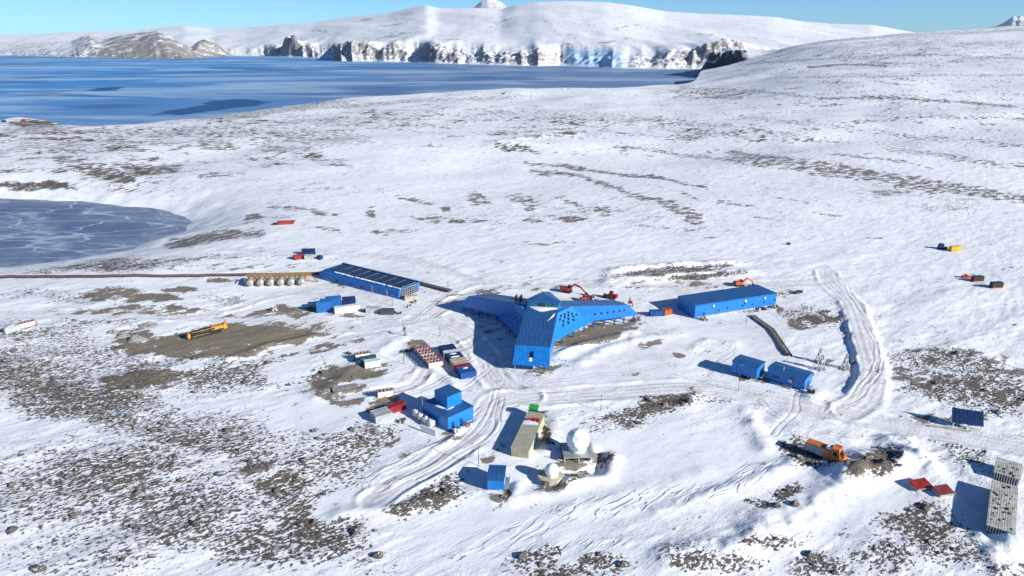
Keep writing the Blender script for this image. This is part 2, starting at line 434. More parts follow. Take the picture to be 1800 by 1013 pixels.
    p.inputs['Roughness'].default_value = .8
    p.inputs['Specular IOR Level'].default_value = .25
    hgt = mth(n, l, 'ADD', mth(n, l, 'MULTIPLY', n1.outputs[0], .20), mth(n, l, 'MULTIPLY', n2.outputs[0], mth(n, l, 'ADD', .30, mth(n, l, 'MULTIPLY', mid, .8))))
    hgt = mth(n, l, 'ADD', hgt, mth(n, l, 'MULTIPLY', rockm, .42))
    hgt = mth(n, l, 'SUBTRACT', hgt, mth(n, l, 'MULTIPLY', rut, .14))
    hgt = mth(n, l, 'ADD', hgt, mth(n, l, 'MULTIPLY', mth(n, l, 'MULTIPLY', st, road), .035))
    hgt = mth(n, l, 'ADD', hgt, mth(n, l, 'MULTIPLY', n3.outputs[0], 1.0))
    hgt = mth(n, l, 'MULTIPLY', hgt, mth(n, l, 'SUBTRACT', 1.0, mth(n, l, 'MULTIPLY', attr('calm'), .6)))
    # sastrugi: small steps cut by the wind
    mps = N(n, 'ShaderNodeMapping'); mps.vector_type = 'TEXTURE'; mps.inputs['Rotation'].default_value = (0, 0, R(42)); mps.inputs['Scale'].default_value = (4.5, 1, 1); l.new(pos, mps.inputs[0])
    nss = N(n, 'ShaderNodeTexNoise', i_Scale=.42, i_Detail=2.0, i_Distortion=.8); l.new(mps.outputs[0], nss.inputs[0])
    hgt = mth(n, l, 'ADD', hgt, mth(n, l, 'MULTIPLY', mth(n, l, 'MULTIPLY', ramp(n, l, nss.outputs[0], .46, .54), attr('sast')), .28))
    b = N(n, 'ShaderNodeBump', i_Strength=.8, i_Distance=1.0); l.new(hgt, b.inputs['Height']); l.new(b.outputs[0], p.inputs['Normal'])
    return m

def mountain_mat():
    m, nt, n, l, p = new_mat('snowy_mountain')
    g = N(n, 'ShaderNodeNewGeometry'); pos = g.outputs['Position']
    dens = N(n, 'ShaderNodeAttribute', attribute_name='dens').outputs['Fac']
    ice = N(n, 'ShaderNodeAttribute', attribute_name='ice').outputs['Fac']
    n1 = N(n, 'ShaderNodeTexNoise', i_Scale=.012, i_Detail=7.0, i_Roughness=.65); l.new(pos, n1.inputs[0])
    n2 = N(n, 'ShaderNodeTexNoise', i_Scale=.05, i_Detail=6.0, i_Roughness=.65); l.new(pos, n2.inputs[0])
    sx = N(n, 'ShaderNodeSeparateXYZ'); l.new(g.outputs['True Normal'], sx.inputs[0])
    st = mth(n, l, 'ADD', sx.outputs[2], mth(n, l, 'MULTIPLY', mth(n, l, 'SUBTRACT', n2.outputs[0], .5), .9))
    mpv = N(n, 'ShaderNodeMapping'); mpv.inputs['Scale'].default_value = (1, 1, .22); l.new(pos, mpv.inputs[0])
    n6 = N(n, 'ShaderNodeTexNoise', i_Scale=.045, i_Detail=5.0, i_Roughness=.7); l.new(mpv.outputs[0], n6.inputs[0])
    st = mth(n, l, 'ADD', st, mth(n, l, 'MULTIPLY', mth(n, l, 'SUBTRACT', n6.outputs[0], .5), 1.6))
    steep = ramp(n, l, st, .84, .69)
    sp = ramp(n, l, mth(n, l, 'ADD', mth(n, l, 'ADD', mth(n, l, 'MULTIPLY', n1.outputs[0], .6), mth(n, l, 'MULTIPLY', n2.outputs[0], .4)), mth(n, l, 'MULTIPLY', dens, .3)), .64, .70)
    rc = mixc(n, l, ramp(n, l, n2.outputs[0], .3, .7), (.20, .185, .175), (.38, .345, .315))
    snow = mixc(n, l, ramp(n, l, n1.outputs[0], .3, .7), (.82, .85, .89), (.87, .875, .885))
    snow = mixc(n, l, ice, snow, (.55, .74, .90))
    f = mth(n, l, 'MULTIPLY', mth(n, l, 'MAXIMUM', steep, sp), mth(n, l, 'SUBTRACT', 1.0, ice))
    l.new(mixc(n, l, f, snow, rc), p.inputs['Base Color'])
    p.inputs['Roughness'].default_value = .85; p.inputs['Specular IOR Level'].default_value = .2
    hgt = mth(n, l, 'ADD', mth(n, l, 'MULTIPLY', n1.outputs[0], 9.0), mth(n, l, 'MULTIPLY', n2.outputs[0], 4.0))
    b = N(n, 'ShaderNodeBump', i_Strength=.2, i_Distance=1.0); l.new(hgt, b.inputs['Height']); l.new(b.outputs[0], p.inputs['Normal'])
    return m

def sea_mat():
    m, nt, n, l, p = new_mat('icy_sea')
    g = N(n, 'ShaderNodeNewGeometry'); pos = g.outputs['Position']
    mp = N(n, 'ShaderNodeMapping'); mp.inputs['Rotation'].default_value = (0, 0, R(-8)); mp.inputs['Scale'].default_value = (.35, 1, 1); l.new(pos, mp.inputs[0])
    n1 = N(n, 'ShaderNodeTexNoise', i_Scale=.0035, i_Detail=8.0, i_Roughness=.62, i_Distortion=.6); l.new(mp.outputs[0], n1.inputs[0])
    n2 = N(n, 'ShaderNodeTexNoise', i_Scale=.02, i_Detail=8.0, i_Roughness=.75); l.new(mp.outputs[0], n2.inputs[0])
    n4 = N(n, 'ShaderNodeTexNoise', i_Scale=.0022, i_Detail=3.0, i_Distortion=1.2); l.new(mp.outputs[0], n4.inputs[0])
    sx = N(n, 'ShaderNodeSeparateXYZ'); l.new(pos, sx.inputs[0])
    # thin blue ice to the west, grey new ice towards the cliffs
    side = ramp(n, l, mth(n, l, 'ADD', sx.outputs[0], mth(n, l, 'MULTIPLY', n1.outputs[0], 900.0)), -1300, 700)
    thin = mixc(n, l, side, (.075, .28, .60), (.15, .25, .42))
    pale = mixc(n, l, side, (.33, .56, .78), (.34, .44, .58))
    c = mixc(n, l, ramp(n, l, n1.outputs[0], .44, .60), thin, pale)
    c = mixc(n, l, mth(n, l, 'MULTIPLY', ramp(n, l, n4.outputs[0], .55, .62), .7), c, (.05, .13, .30))
    fl = mth(n, l, 'MULTIPLY', ramp(n, l, n2.outputs[0], .55, .66), ramp(n, l, n1.outputs[0], .38, .56))
    c = mixc(n, l, mth(n, l, 'MULTIPLY', fl, .8), c, (.45, .58, .70))
    c = mixc(n, l, mth(n, l, 'MULTIPLY', ramp(n, l, n2.outputs[0], .48, .36), .4), c, (.045, .13, .30))
    lead = N(n, 'ShaderNodeAttribute', attribute_name='lead').outputs['Fac']
    c = mixc(n, l, lead, c, (.028, .10, .25))
    l.new(c, p.inputs['Base Color'])
    p.inputs['Roughness'].default_value = .55; p.inputs['Specular IOR Level'].default_value = .22
    return m

def bay_mat():
    m, nt, n, l, p = new_mat('frozen_bay_ice')
    g = N(n, 'ShaderNodeNewGeometry'); pos = g.outputs['Position']
    mp = N(n, 'ShaderNodeMapping'); mp.inputs['Rotation'].default_value = (0, 0, R(-25)); mp.inputs['Scale'].default_value = (.38, 1, 1); l.new(pos, mp.inputs[0])
    nd = N(n, 'ShaderNodeTexNoise', i_Scale=.03, i_Detail=4.0); l.new(mp.outputs[0], nd.inputs[0])
    ad = mixc(n, l, .5, mp.outputs[0], mp.outputs[0])
    wv = N(n, 'ShaderNodeVectorMath', operation='SCALE'); wv.inputs['Scale'].default_value = 26.0; l.new(nd.outputs['Color'], wv.inputs[0])
    av = N(n, 'ShaderNodeVectorMath', operation='ADD'); l.new(mp.outputs[0], av.inputs[0]); l.new(wv.outputs[0], av.inputs[1])
    v = N(n, 'ShaderNodeTexVoronoi', feature='DISTANCE_TO_EDGE', i_Scale=.042); l.new(av.outputs[0], v.inputs['Vector'])
    v2 = N(n, 'ShaderNodeTexVoronoi', feature='DISTANCE_TO_EDGE', i_Scale=.11); l.new(av.outputs[0], v2.inputs['Vector'])
    n2 = N(n, 'ShaderNodeTexNoise', i_Scale=.02, i_Detail=6.0, i_Roughness=.65); l.new(pos, n2.inputs[0])
    cr = ramp(n, l, v.outputs['Distance'], .030, .006)
    cr2 = mth(n, l, 'MULTIPLY', ramp(n, l, v2.outputs['Distance'], .03, .005), ramp(n, l, n2.outputs[0], .45, .6))
    c = mixc(n, l, ramp(n, l, n2.outputs[0], .35, .65), (.11, .15, .24), (.19, .23, .31))
    c = mixc(n, l, mth(n, l, 'MULTIPLY', mth(n, l, 'MAXIMUM', cr, cr2), mth(n, l, 'MULTIPLY', n2.outputs[0], 1.25)), c, (.60, .66, .74))
    ld = N(n, 'ShaderNodeAttribute', attribute_name='frost').outputs['Fac']
    n5 = N(n, 'ShaderNodeTexNoise', i_Scale=.12, i_Detail=5.0); l.new(pos, n5.inputs[0])
    c = mixc(n, l, mth(n, l, 'MULTIPLY', ld, ramp(n, l, n5.outputs[0], .35, .65)), c, (.38, .46, .56))
    l.new(c, p.inputs['Base Color'])
    p.inputs['Roughness'].default_value = .4; p.inputs['Specular IOR Level'].default_value = .25
    return m

# ------------------------------------------------------------------ mesh helpers
def link(name, me, mat, parent=None):
    o = bpy.data.objects.new(name, me); C.objects.link(o)
    if mat: me.materials.append(mat)
    if parent: o.parent = parent
    return o

class MB:
    def __init__(s): s.v = []; s.f = []
    def add(s, vs, fs):
        b = len(s.v); s.v += [tuple(map(float, v)) for v in vs]; s.f += [tuple(b + i for i in f) for f in fs]; return s
    def box(s, x0, x1, y0, y1, z0, z1):
        return s.hexa([(x0, y0, z0), (x1, y0, z0), (x1, y1, z0), (x0, y1, z0), (x0, y0, z1), (x1, y0, z1), (x1, y1, z1), (x0, y1, z1)])
    def hexa(s, p):
        return s.add(p, [(3, 2, 1, 0), (4, 5, 6, 7), (0, 1, 5, 4), (1, 2, 6, 5), (2, 3, 7, 6), (3, 0, 4, 7)])
    def prism(s, poly, z0, z1):
        n = len(poly)
        return s.add([(x, y, z0) for x, y in poly] + [(x, y, z1) for x, y in poly],
                     [tuple(reversed(range(n))), tuple(range(n, 2 * n))] + [(i, (i + 1) % n, n + (i + 1) % n, n + i) for i in range(n)])
    def prism_x(s, poly, x0, x1):     # polygon in y,z swept along x
        n = len(poly)
        return s.add([(x0, y, z) for y, z in poly] + [(x1, y, z) for y, z in poly],
                     [tuple(range(n)), tuple(reversed(range(n, 2 * n)))] + [(i, n + i, n + (i + 1) % n, (i + 1) % n) for i in range(n)])
    def prism_y(s, poly, y0, y1):     # polygon in x,z swept along y
        n = len(poly)
        return s.add([(x, y0, z) for x, z in poly] + [(x, y1, z) for x, z in poly],
                     [tuple(reversed(range(n))), tuple(range(n, 2 * n))] + [(i, (i + 1) % n, n + (i + 1) % n, n + i) for i in range(n)])
    def cyl(s, p0, p1, r, n=10, r1=None):
        p0, p1 = Vector(p0), Vector(p1); r1 = r if r1 is None else r1
        d = (p1 - p0).normalized(); a = d.orthogonal().normalized(); b = d.cross(a)
        vs = [p0 + (a * math.cos(2*math.pi*i/n) + b * math.sin(2*math.pi*i/n)) * r for i in range(n)] + [p1 + (a * math.cos(2*math.pi*i/n) + b * math.sin(2*math.pi*i/n)) * r1 for i in range(n)]
        return s.add(vs, [tuple(reversed(range(n))), tuple(range(n, 2*n))] + [(i, (i+1) % n, n + (i+1) % n, n + i) for i in range(n)])
    def beam(s, p0, p1, w, h=None):
        p0, p1 = Vector(p0), Vector(p1); h = h or w
        d = (p1 - p0).normalized(); up = Vector((0, 0, 1)) if abs(d.z) < .95 else Vector((1, 0, 0))
        a = d.cross(up).normalized() * w / 2; b = a.cross(d).normalized() * h / 2
        return s.hexa([p0 - a - b, p0 + a - b, p1 + a - b, p1 - a - b, p0 - a + b, p0 + a + b, p1 + a + b, p1 - a + b])
    def sphere(s, c, r, sub=2, jit=0, sq=(1, 1, 1), flatc=0):
        bm = bmesh.new(); bmesh.ops.create_icosphere(bm, subdivisions=sub, radius=1)
        vs = []
        for v in bm.verts:
            k = 1 + random.uniform(-jit, jit)
            vs.append((c[0] + v.co.x * r * sq[0] * k, c[1] + v.co.y * r * sq[1] * k, c[2] + v.co.z * r * sq[2] * k))
        fs = [tuple(v.index for v in f.verts) for f in bm.faces]; bm.free()
        return s.add(vs, fs)
    def build(s, name, mat, parent=None, smooth=False, bevel=0):
        me = bpy.data.meshes.new(name); me.from_pydata(s.v, [], s.f); me.update()
        if smooth: me.polygons.foreach_set('use_smooth', [True] * len(me.polygons))
        o = link(name, me, mat, parent)
        if bevel:
            md = o.modifiers.new('edge', 'BEVEL'); md.width = bevel; md.segments = 2; md.limit_method = 'ANGLE'
        return o

def tag(o, label=None, cat=None, group=None, kind=None):
    if label: o['label'] = label
    if cat: o['category'] = cat
    if group: o['group'] = group
    if kind: o['kind'] = kind
    return o

def thing(name, label, cat, loc, rz=0, group=None):
    o = bpy.data.objects.new(name, None); C.objects.link(o)
    o.location = loc; o.rotation_euler = (0, 0, rz); o.empty_display_size = .5
    return tag(o, label, cat, group)

def kids(o): return [c for c in bpy.data.objects if c.parent == o]
def copy_tree(o, parent=None):
    c = o.copy(); C.objects.link(c); c.parent = parent
    for k in kids(o): copy_tree(k, c)
    return c

def heading(p, q):
    a, b = flat(*p), flat(*q); return math.atan2(b[1] - a[1], b[0] - a[0])

def put(o, px, py, rz=None, dz=0.0):
    v = at(px, py); o.location = (v.x, v.y, v.z + dz)
    if rz is not None: o.rotation_euler = (0, 0, rz)
    return o

# ------------------------------------------------------------------ the ground sheet
def ellipse(u, v, cx, cy, rx, ry, rot=0):
    a = R(rot); dx, dy = u - cx, v - cy
    X = dx * math.cos(a) + dy * math.sin(a); Y = -dx * math.sin(a) + dy * math.cos(a)
    return np.sqrt((X / rx) ** 2 + (Y / ry) ** 2)

# bare patches traced on the image (photo points): cx, cy, rx, ry, turn, amount, brownness
GRAVEL = [
    (240, 548, 115, 7, 0, 1, .9), (190, 514, 55, 11, 0, .85, .8), (266, 526, 52, 8, 3, 1, 1), (320, 511, 40, 5.5, -3, 1, 1), (590, 664, 60, 24, -12, 1, .8), (245, 664, 80, 18, -4, .95, 1),
    (440, 585, 160, 22, -3, 1, 1), (340, 607, 140, 18, 2, 1, 1), (235, 592, 40, 16, 0, .8, .8), (520, 575, 60, 9, 3, .8, 1), (480, 592, 90, 9, -8, .8, 1),
    (190, 512, 45, 11, 0, .75, .8), (266, 526, 45, 6.5, 3, .9, 1), (320, 511, 34, 4.5, -3, .85, 1), (230, 546, 105, 8, 0, .7, .8), (395, 495, 25, 5, 0, .8, .8), (340, 520, 20, 4, 0, .4, .8),
    (480, 543, 52, 9, -6, .85, .9), (535, 545, 35, 9, 0, .75, .8), (410, 552, 40, 5, 0, .6, .7), (618, 555, 40, 5, 0, .6, .8), (600, 497, 22, 4, 20, .6, .8),
    (610, 660, 62, 22, -12, .9, .8), (600, 690, 48, 18, 0, .75, .5), (590, 690, 60, 12, 0, .7, .5), (670, 702, 35, 7, -10, .7, .7), (735, 607, 16, 9, 10, .8, .9), (575, 607, 70, 6, -12, .75, .8),
    (245, 662, 80, 18, -4, .75, 1), (150, 680, 70, 25, 10, .42, .3), (1045, 588, 88, 15, -14, 1, 1), (960, 650, 40, 10, -20, .65, .8), (1100, 575, 25, 7, -10, .7, .9), (870, 575, 55, 14, 30, .3, .8),
    (860, 512, 75, 8, -8, .68, .8), (800, 522, 40, 7, -15, .6, .7), (950, 505, 60, 5, 0, .5, .5), (1150, 604, 26, 7, -5, .85, .5), (1187, 626, 13, 5, 15, .8, .4), (1432, 565, 40, 14, -10, .78, .4), (1440, 548, 30, 6, -10, .5, .4),
    (1215, 503, 45, 8, 10, .85, .9), (1130, 492, 60, 3, -6, .7, .4), (1230, 484, 60, 3, -6, .6, .4), (1250, 470, 40, 3, -6, .5, .4), (1540, 815, 52, 22, -18, .8, .8), (1690, 742, 45, 10, 8, .75, .7), (1640, 735, 30, 7, 10, .5, .6),
    (1440, 812, 40, 9, 10, .6, .6), (1010, 810, 50, 16, -10, .75, .5), (970, 850, 40, 10, -5, .7, .5), (885, 868, 24, 8, 10, .7, .6), (945, 745, 20, 22, -25, .5, .6), (870, 795, 22, 12, -35, .6, .6), (1060, 745, 50, 14, -10, .5, .6), (1090, 755, 34, 8, -20, .55, .6),
    (475, 840, 48, 28, 20, .62, .6), (560, 925, 70, 50, 25, .42, .3), (700, 850, 25, 16, -40, .5, .4), (690, 770, 20, 14, -40, .5, .5), (800, 765, 40, 10, -28, .6, .7), (750, 790, 40, 6, -28, .5, .7),
    (1440, 640, 24, 8, 0, .6, .4), (1485, 650, 20, 6, 0, .6, .4), (1410, 660, 18, 9, 0, .6, .4), (1340, 665, 30, 9, 15, .7, .5),
    # behind the station
    (520, 366, 28, 4, 5, .6, .4), (562, 372, 34, 5, 8, .62, .4), (650, 371, 11, 8, 0, .85, .7), (720, 351, 45, 3, 10, .62, .4), (775, 368, 13, 8, 0, .8, .7), (842, 350, 22, 13, 30, .6, .4), (742, 384, 32, 4, 4, .55, .3), (815, 390, 60, 4, 4, .55, .3), (922, 356, 28, 12, 20, .55, .4), (935, 388, 28, 5, 0, .62, .5), (1010, 383, 18, 6, 0, .8, .6), (1005, 357, 32, 9, 22, .52, .4), (1060, 370, 22, 12, 25, .5, .4), (690, 404, 48, 5, -4, .5, .4), (575, 402, 30, 6, 12, .55, .3), (480, 365, 18, 3, 0, .5, .4),
    (385, 415, 55, 10, -8, .75, .5), (330, 425, 50, 8, -5, .7, .5), (445, 384, 18, 6, -8, .8, .9), (440, 410, 30, 8, -10, .6, .2), (300, 455, 120, 7, -3, .45, .2), (180, 470, 120, 5, -3, .5, .2), (420, 470, 140, 6, 0, .4, .2),
    (1215, 345, 60, 4, 12, .42, .3), (1290, 355, 34, 4, 8, .55, .3), (1390, 352, 44, 2.5, 14, .55, .3), (1340, 380, 50, 3, 4, .5, .3), (1460, 378, 34, 2.5, 6, .5, .3), (1180, 400, 60, 4, 4, .5, .3), (1540, 420, 30, 2.5, 5, .45, .3), (1250, 418, 20, 2.5, 0, .45, .3), (960, 430, 60, 4, 0, .4, .2),
    # plateau by the shore
    (480, 195, 160, 8, -8, .5, .2), (250, 232, 150, 9, 0, .5, .2), (400, 232, 90, 12, 0, .45, .2), (380, 255, 50, 10, 10, .55, .3), (130, 250, 140, 12, 0, .42, .2), (560, 240, 110, 14, 4, .42, .2), (500, 262, 60, 8, 0, .5, .2), (70, 228, 60, 10, 0, .55, .5), (640, 215, 110, 12, 0, .42, .2), (640, 184, 120, 4, -4, .5, .2), (800, 175, 160, 4, -2, .45, .2), (1000, 205, 200, 12, 2, .36, .2), (1250, 235, 90, 6, 4, .48, .3), (1180, 215, 120, 8, 4, .42, .2), (1400, 240, 100, 6, 8, .42, .2), (1210, 243, 36, 5, -4, .62, .3),
    (1700, 680, 160, 26, 12, .62, 0), (1730, 640, 120, 16, 14, .55, 0), (1650, 692, 90, 14, 12, .58, 0), (1640, 625, 60, 8, 14, .5, 0), (60, 330, 55, 7, 0, .4, .2), (905, 262, 34, 6, 10, .5, .2),
]
STRIPS = [  # photo polyline, half thickness, amount
    ([(920, 288), (1000, 294), (1100, 306), (1245, 328)], 2.6, .75), ([(935, 300), (1020, 310), (1080, 330), (1140, 348), (1215, 372)], 4.5, .66), ([(1100, 338), (1150, 352), (1225, 388)], 6, .62),
    ([(1080, 258), (1200, 272), (1300, 284), (1420, 298)], 4, .52), ([(1290, 272), (1400, 288), (1500, 300), (1600, 318), (1700, 335), (1810, 350)], 9, .60), ([(1420, 302), (1520, 314), (1640, 334), (1800, 348)], 5, .6),
    ([(1440, 173), (1560, 172), (1660, 178), (1790, 188)], 2.5, .7), ([(1200, 155), (1330, 160), (1440, 172)], 3, .5), ([(1450, 270), (1560, 280), (1640, 294)], 2, .6), ([(1560, 262), (1700, 280), (1810, 296)], 5, .5),
    ([(1320, 112), (1500, 100), (1640, 96), (1810, 104)], 2, .5), ([(1420, 118), (1480, 114), (1560, 116)], 2, .7), ([(1380, 136), (1560, 134), (1800, 132)], 2, .48), ([(1500, 65), (1600, 56)], 2, .7),
    ([(1300, 80), (1450, 72), (1600, 62), (1810, 52)], 3, .42), ([(1330, 92), (1500, 82), (1810, 74)], 4, .38), ([(1500, 215), (1650, 205), (1800, 210)], 3, .5), ([(1300, 205), (1450, 222), (1600, 240), (1800, 256)], 4, .45),
    ([(0, 552), (120, 550)], 2, .4), ([(1230, 688), (1180, 712), (1110, 722)], 9, .6), ([(1640, 500), (1780, 470)], 2, .4), ([(1660, 620), (1800, 650)], 5, .4),
]
# rocky speckled ground: cx, cy, rx, ry, turn, density
ROCKY = [
    (150, 640, 260, 60, 8, .55), (80, 600, 130, 40, 0, .6), (300, 640, 120, 30, 0, .45), (420, 660, 170, 45, -8, .62), (90, 700, 130, 50, 10, .64), (250, 730, 160, 70, 15, .7), (380, 760, 170, 60, 10, .72), (500, 790, 150, 60, 20, .6), (480, 840, 110, 50, 25, .68), (150, 850, 260, 110, 0, .58), (330, 900, 200, 90, 0, .62), (560, 930, 110, 80, 20, .66), (470, 960, 140, 60, 0, .66), (100, 980, 260, 60, 0, .5), (620, 790, 60, 50, 0, .5), (655, 765, 50, 30, 0, .55), (590, 760, 120, 40, 0, .6), (240, 660, 60, 20, 0, .4), (20, 640, 120, 50, 0, .6),
    (1180, 705, 80, 24, -22, .7), (1130, 725, 60, 14, -12, .7), (1545, 815, 62, 26, -20, .95), (1410, 800, 50, 30, 20, .7), (1400, 870, 34, 16, 0, .75), (1350, 880, 40, 8, 0, .55), (1620, 930, 90, 50, 10, .56), (1680, 970, 90, 40, 0, .6), (1560, 980, 70, 40, 0, .6), (1450, 990, 60, 26, 0, .72), (1690, 800, 60, 34, 30, .62), (1640, 770, 60, 16, 10, .55), (1780, 780, 60, 20, 0, .6), (1720, 690, 140, 50, 10, .66), (1650, 640, 110, 30, 10, .6), (1770, 1000, 70, 30, 0, .6), (1290, 1000, 90, 20, 0, .55), (1230, 990, 70, 24, 0, .6), (1060, 992, 70, 22, 0, .62), (930, 985, 70, 26, -20, .5), (1000, 1010, 120, 18, 0, .62), (770, 865, 60, 30, -20, .72), (720, 880, 34, 30, 0, .6), (800, 970, 28, 8, 0, .7), (660, 990, 70, 28, 0, .5), (640, 960, 50, 24, 0, .55), (1200, 965, 60, 10, -10, .5), (1360, 950, 60, 18, 0, .55), (1290, 770, 40, 10, 0, .5), (1090, 745, 90, 22, -8, .62),
    (1050, 690, 60, 8, -5, .25), (80, 520, 120, 22, 0, .42), (380, 527, 60, 12, 0, .6), (30, 575, 90, 16, 0, .5), (170, 565, 100, 14, 0, .6), (330, 580, 40, 9, 0, .6),
    (1180, 474, 120, 8, -5, .85), (1190, 492, 125, 8, -5, .85), (1055, 812, 16, 20, 0, .95), (946, 762, 8, 28, -18, .95), (985, 852, 26, 10, -10, .85), (896, 862, 10, 14, 0, .85), (1385, 542, 12, 10, 0, .7), (1015, 836, 30, 8, -10, .8), (1330, 538, 40, 10, -8, .6), (1390, 515, 30, 6, 0, .5), (1425, 545, 50, 20, 0, .55), (1450, 560, 60, 20, 0, .55), (1500, 620, 14, 70, -14, .5), (1500, 690, 60, 12, 0, .5), (1340, 690, 90, 8, 16, .42), (1250, 700, 60, 12, 10, .4), (1740, 730, 70, 14, 0, .5),
    (200, 300, 280, 50, 0, .48), (60, 328, 80, 14, 0, .9), (215, 316, 40, 8, 0, .85), (240, 300, 160, 16, 0, .6), (180, 465, 180, 16, -3, .62), (100, 250, 300, 40, 0, .52), (430, 230, 240, 40, 0, .5), (905, 262, 46, 12, 8, .82), (950, 232, 130, 14, 0, .5), (570, 282, 60, 12, 6, .6), (480, 280, 90, 20, 0, .45), (700, 205, 260, 30, 0, .45), (1050, 220, 240, 26, 0, .48), (1250, 165, 120, 16, 0, .55), (1250, 230, 260, 26, 4, .42), (1550, 160, 280, 70, 0, .36), (1600, 90, 260, 40, 0, .42), (1350, 110, 120, 40, 0, .34), (430, 450, 120, 14, 0, .4), (560, 330, 260, 40, 0, .30), (700, 290, 300, 40, 0, .26), (1550, 330, 220, 40, 10, .36), (1180, 385, 180, 40, 10, .34), (900, 370, 300, 40, 0, .30), (470, 385, 60, 8, -10, .6), (445, 415, 30, 8, -10, .6), (1460, 380, 160, 20, 4, .26), (60, 218, 70, 10, 0, .8),
]
# drifts that bury the stones: keep clean snow
CLEAN = [(1180, 830, 190, 70, -18, .9), (1000, 890, 260, 50, -14, .8), (840, 930, 190, 40, -12, .8), (1080, 640, 110, 30, -12, .8), (1290, 600, 110, 40, 0, .7), (520, 640, 60, 25, -30, .8), (560, 730, 70, 24, -12, .8), (480, 615, 60, 10, -12, .8), (330, 575, 34, 12, -10, .75), (330, 640, 40, 8, -12, .6), (640, 600, 60, 16, -20, .7), (720, 845, 80, 30, -25, .7), (1440, 870, 130, 20, -22, .7), (620, 880, 60, 25, -20, .8), (1560, 880, 90, 22, -12, .7), (1750, 950, 40, 40, 0, .6), (100, 502, 100, 10, 0, .7), (60, 535, 110, 7, 0, .7), (820, 285, 200, 22, 0, .6), (50, 312, 110, 10, 0, .6), (1500, 440, 260, 60, 0, .5), (760, 760, 40, 14, 0, .4), (520, 510, 70, 9, 0, .8), (660, 640, 30, 14, -20, .5)]

SAST = [((1110, 880, 150, 26, -8), 1.0), ((1290, 850, 110, 16, -22), 1.0), ((900, 935, 130, 22, -14), .6), ((1340, 960, 120, 24, -20), .5), ((720, 830, 60, 20, -25), .4), ((1000, 960, 160, 16, -6), .6)]

def build_ground():
    tin = np.linspace(-.97, .97, 1260)
    tout = np.array([.99, 1.02, 1.06, 1.12, 1.2, 1.35, 1.6, 2.0, 2.6, 3.4])
    T = np.concatenate([-tout[::-1], tin, tout])
    pys = np.arange(1090, 170, -1.45)
    Yn = H / np.tan(PIT + np.arctan((pys - CY) / F))
    Ys = np.concatenate([np.array([25, 45, 65, 80, 92, 103]), Yn, np.geomspace(Yn[-1] * 1.006, 3300, 150), np.geomspace(3330, 5600, 30)])
    nt_, ny = len(T), len(Ys)
    TT, YY = np.meshgrid(T, Ys)
    x = (TT * YY).ravel(); y = YY.ravel()
    z = height(x, y)
    me = bpy.data.meshes.new('ground')
    nv = nt_ * ny
    me.vertices.add(nv)
    me.vertices.foreach_set('co', np.stack([x, y, z], 1).astype(np.float32).ravel())
    i = np.arange(nv).reshape(ny, nt_)
    q = np.stack([i[:-1, :-1], i[:-1, 1:], i[1:, 1:], i[1:, :-1]], -1).reshape(-1, 4)
    nf = len(q)
    me.loops.add(nf * 4); me.loops.foreach_set('vertex_index', q.ravel().astype(np.int32))
    me.polygons.add(nf); me.polygons.foreach_set('loop_start', np.arange(0, nf * 4, 4, dtype=np.int32))
    me.polygons.foreach_set('use_smooth', np.ones(nf, bool))
    me.update(calc_edges=True)
    attrs = pixel_masks(x, y, z)
    for k, a in attrs.items():
        at_ = me.attributes.new(k, 'FLOAT', 'POINT'); at_.data.foreach_set('value', a.astype(np.float32))
    o = link('ground', me, ground_mat()); tag(o, kind='structure')
    return o

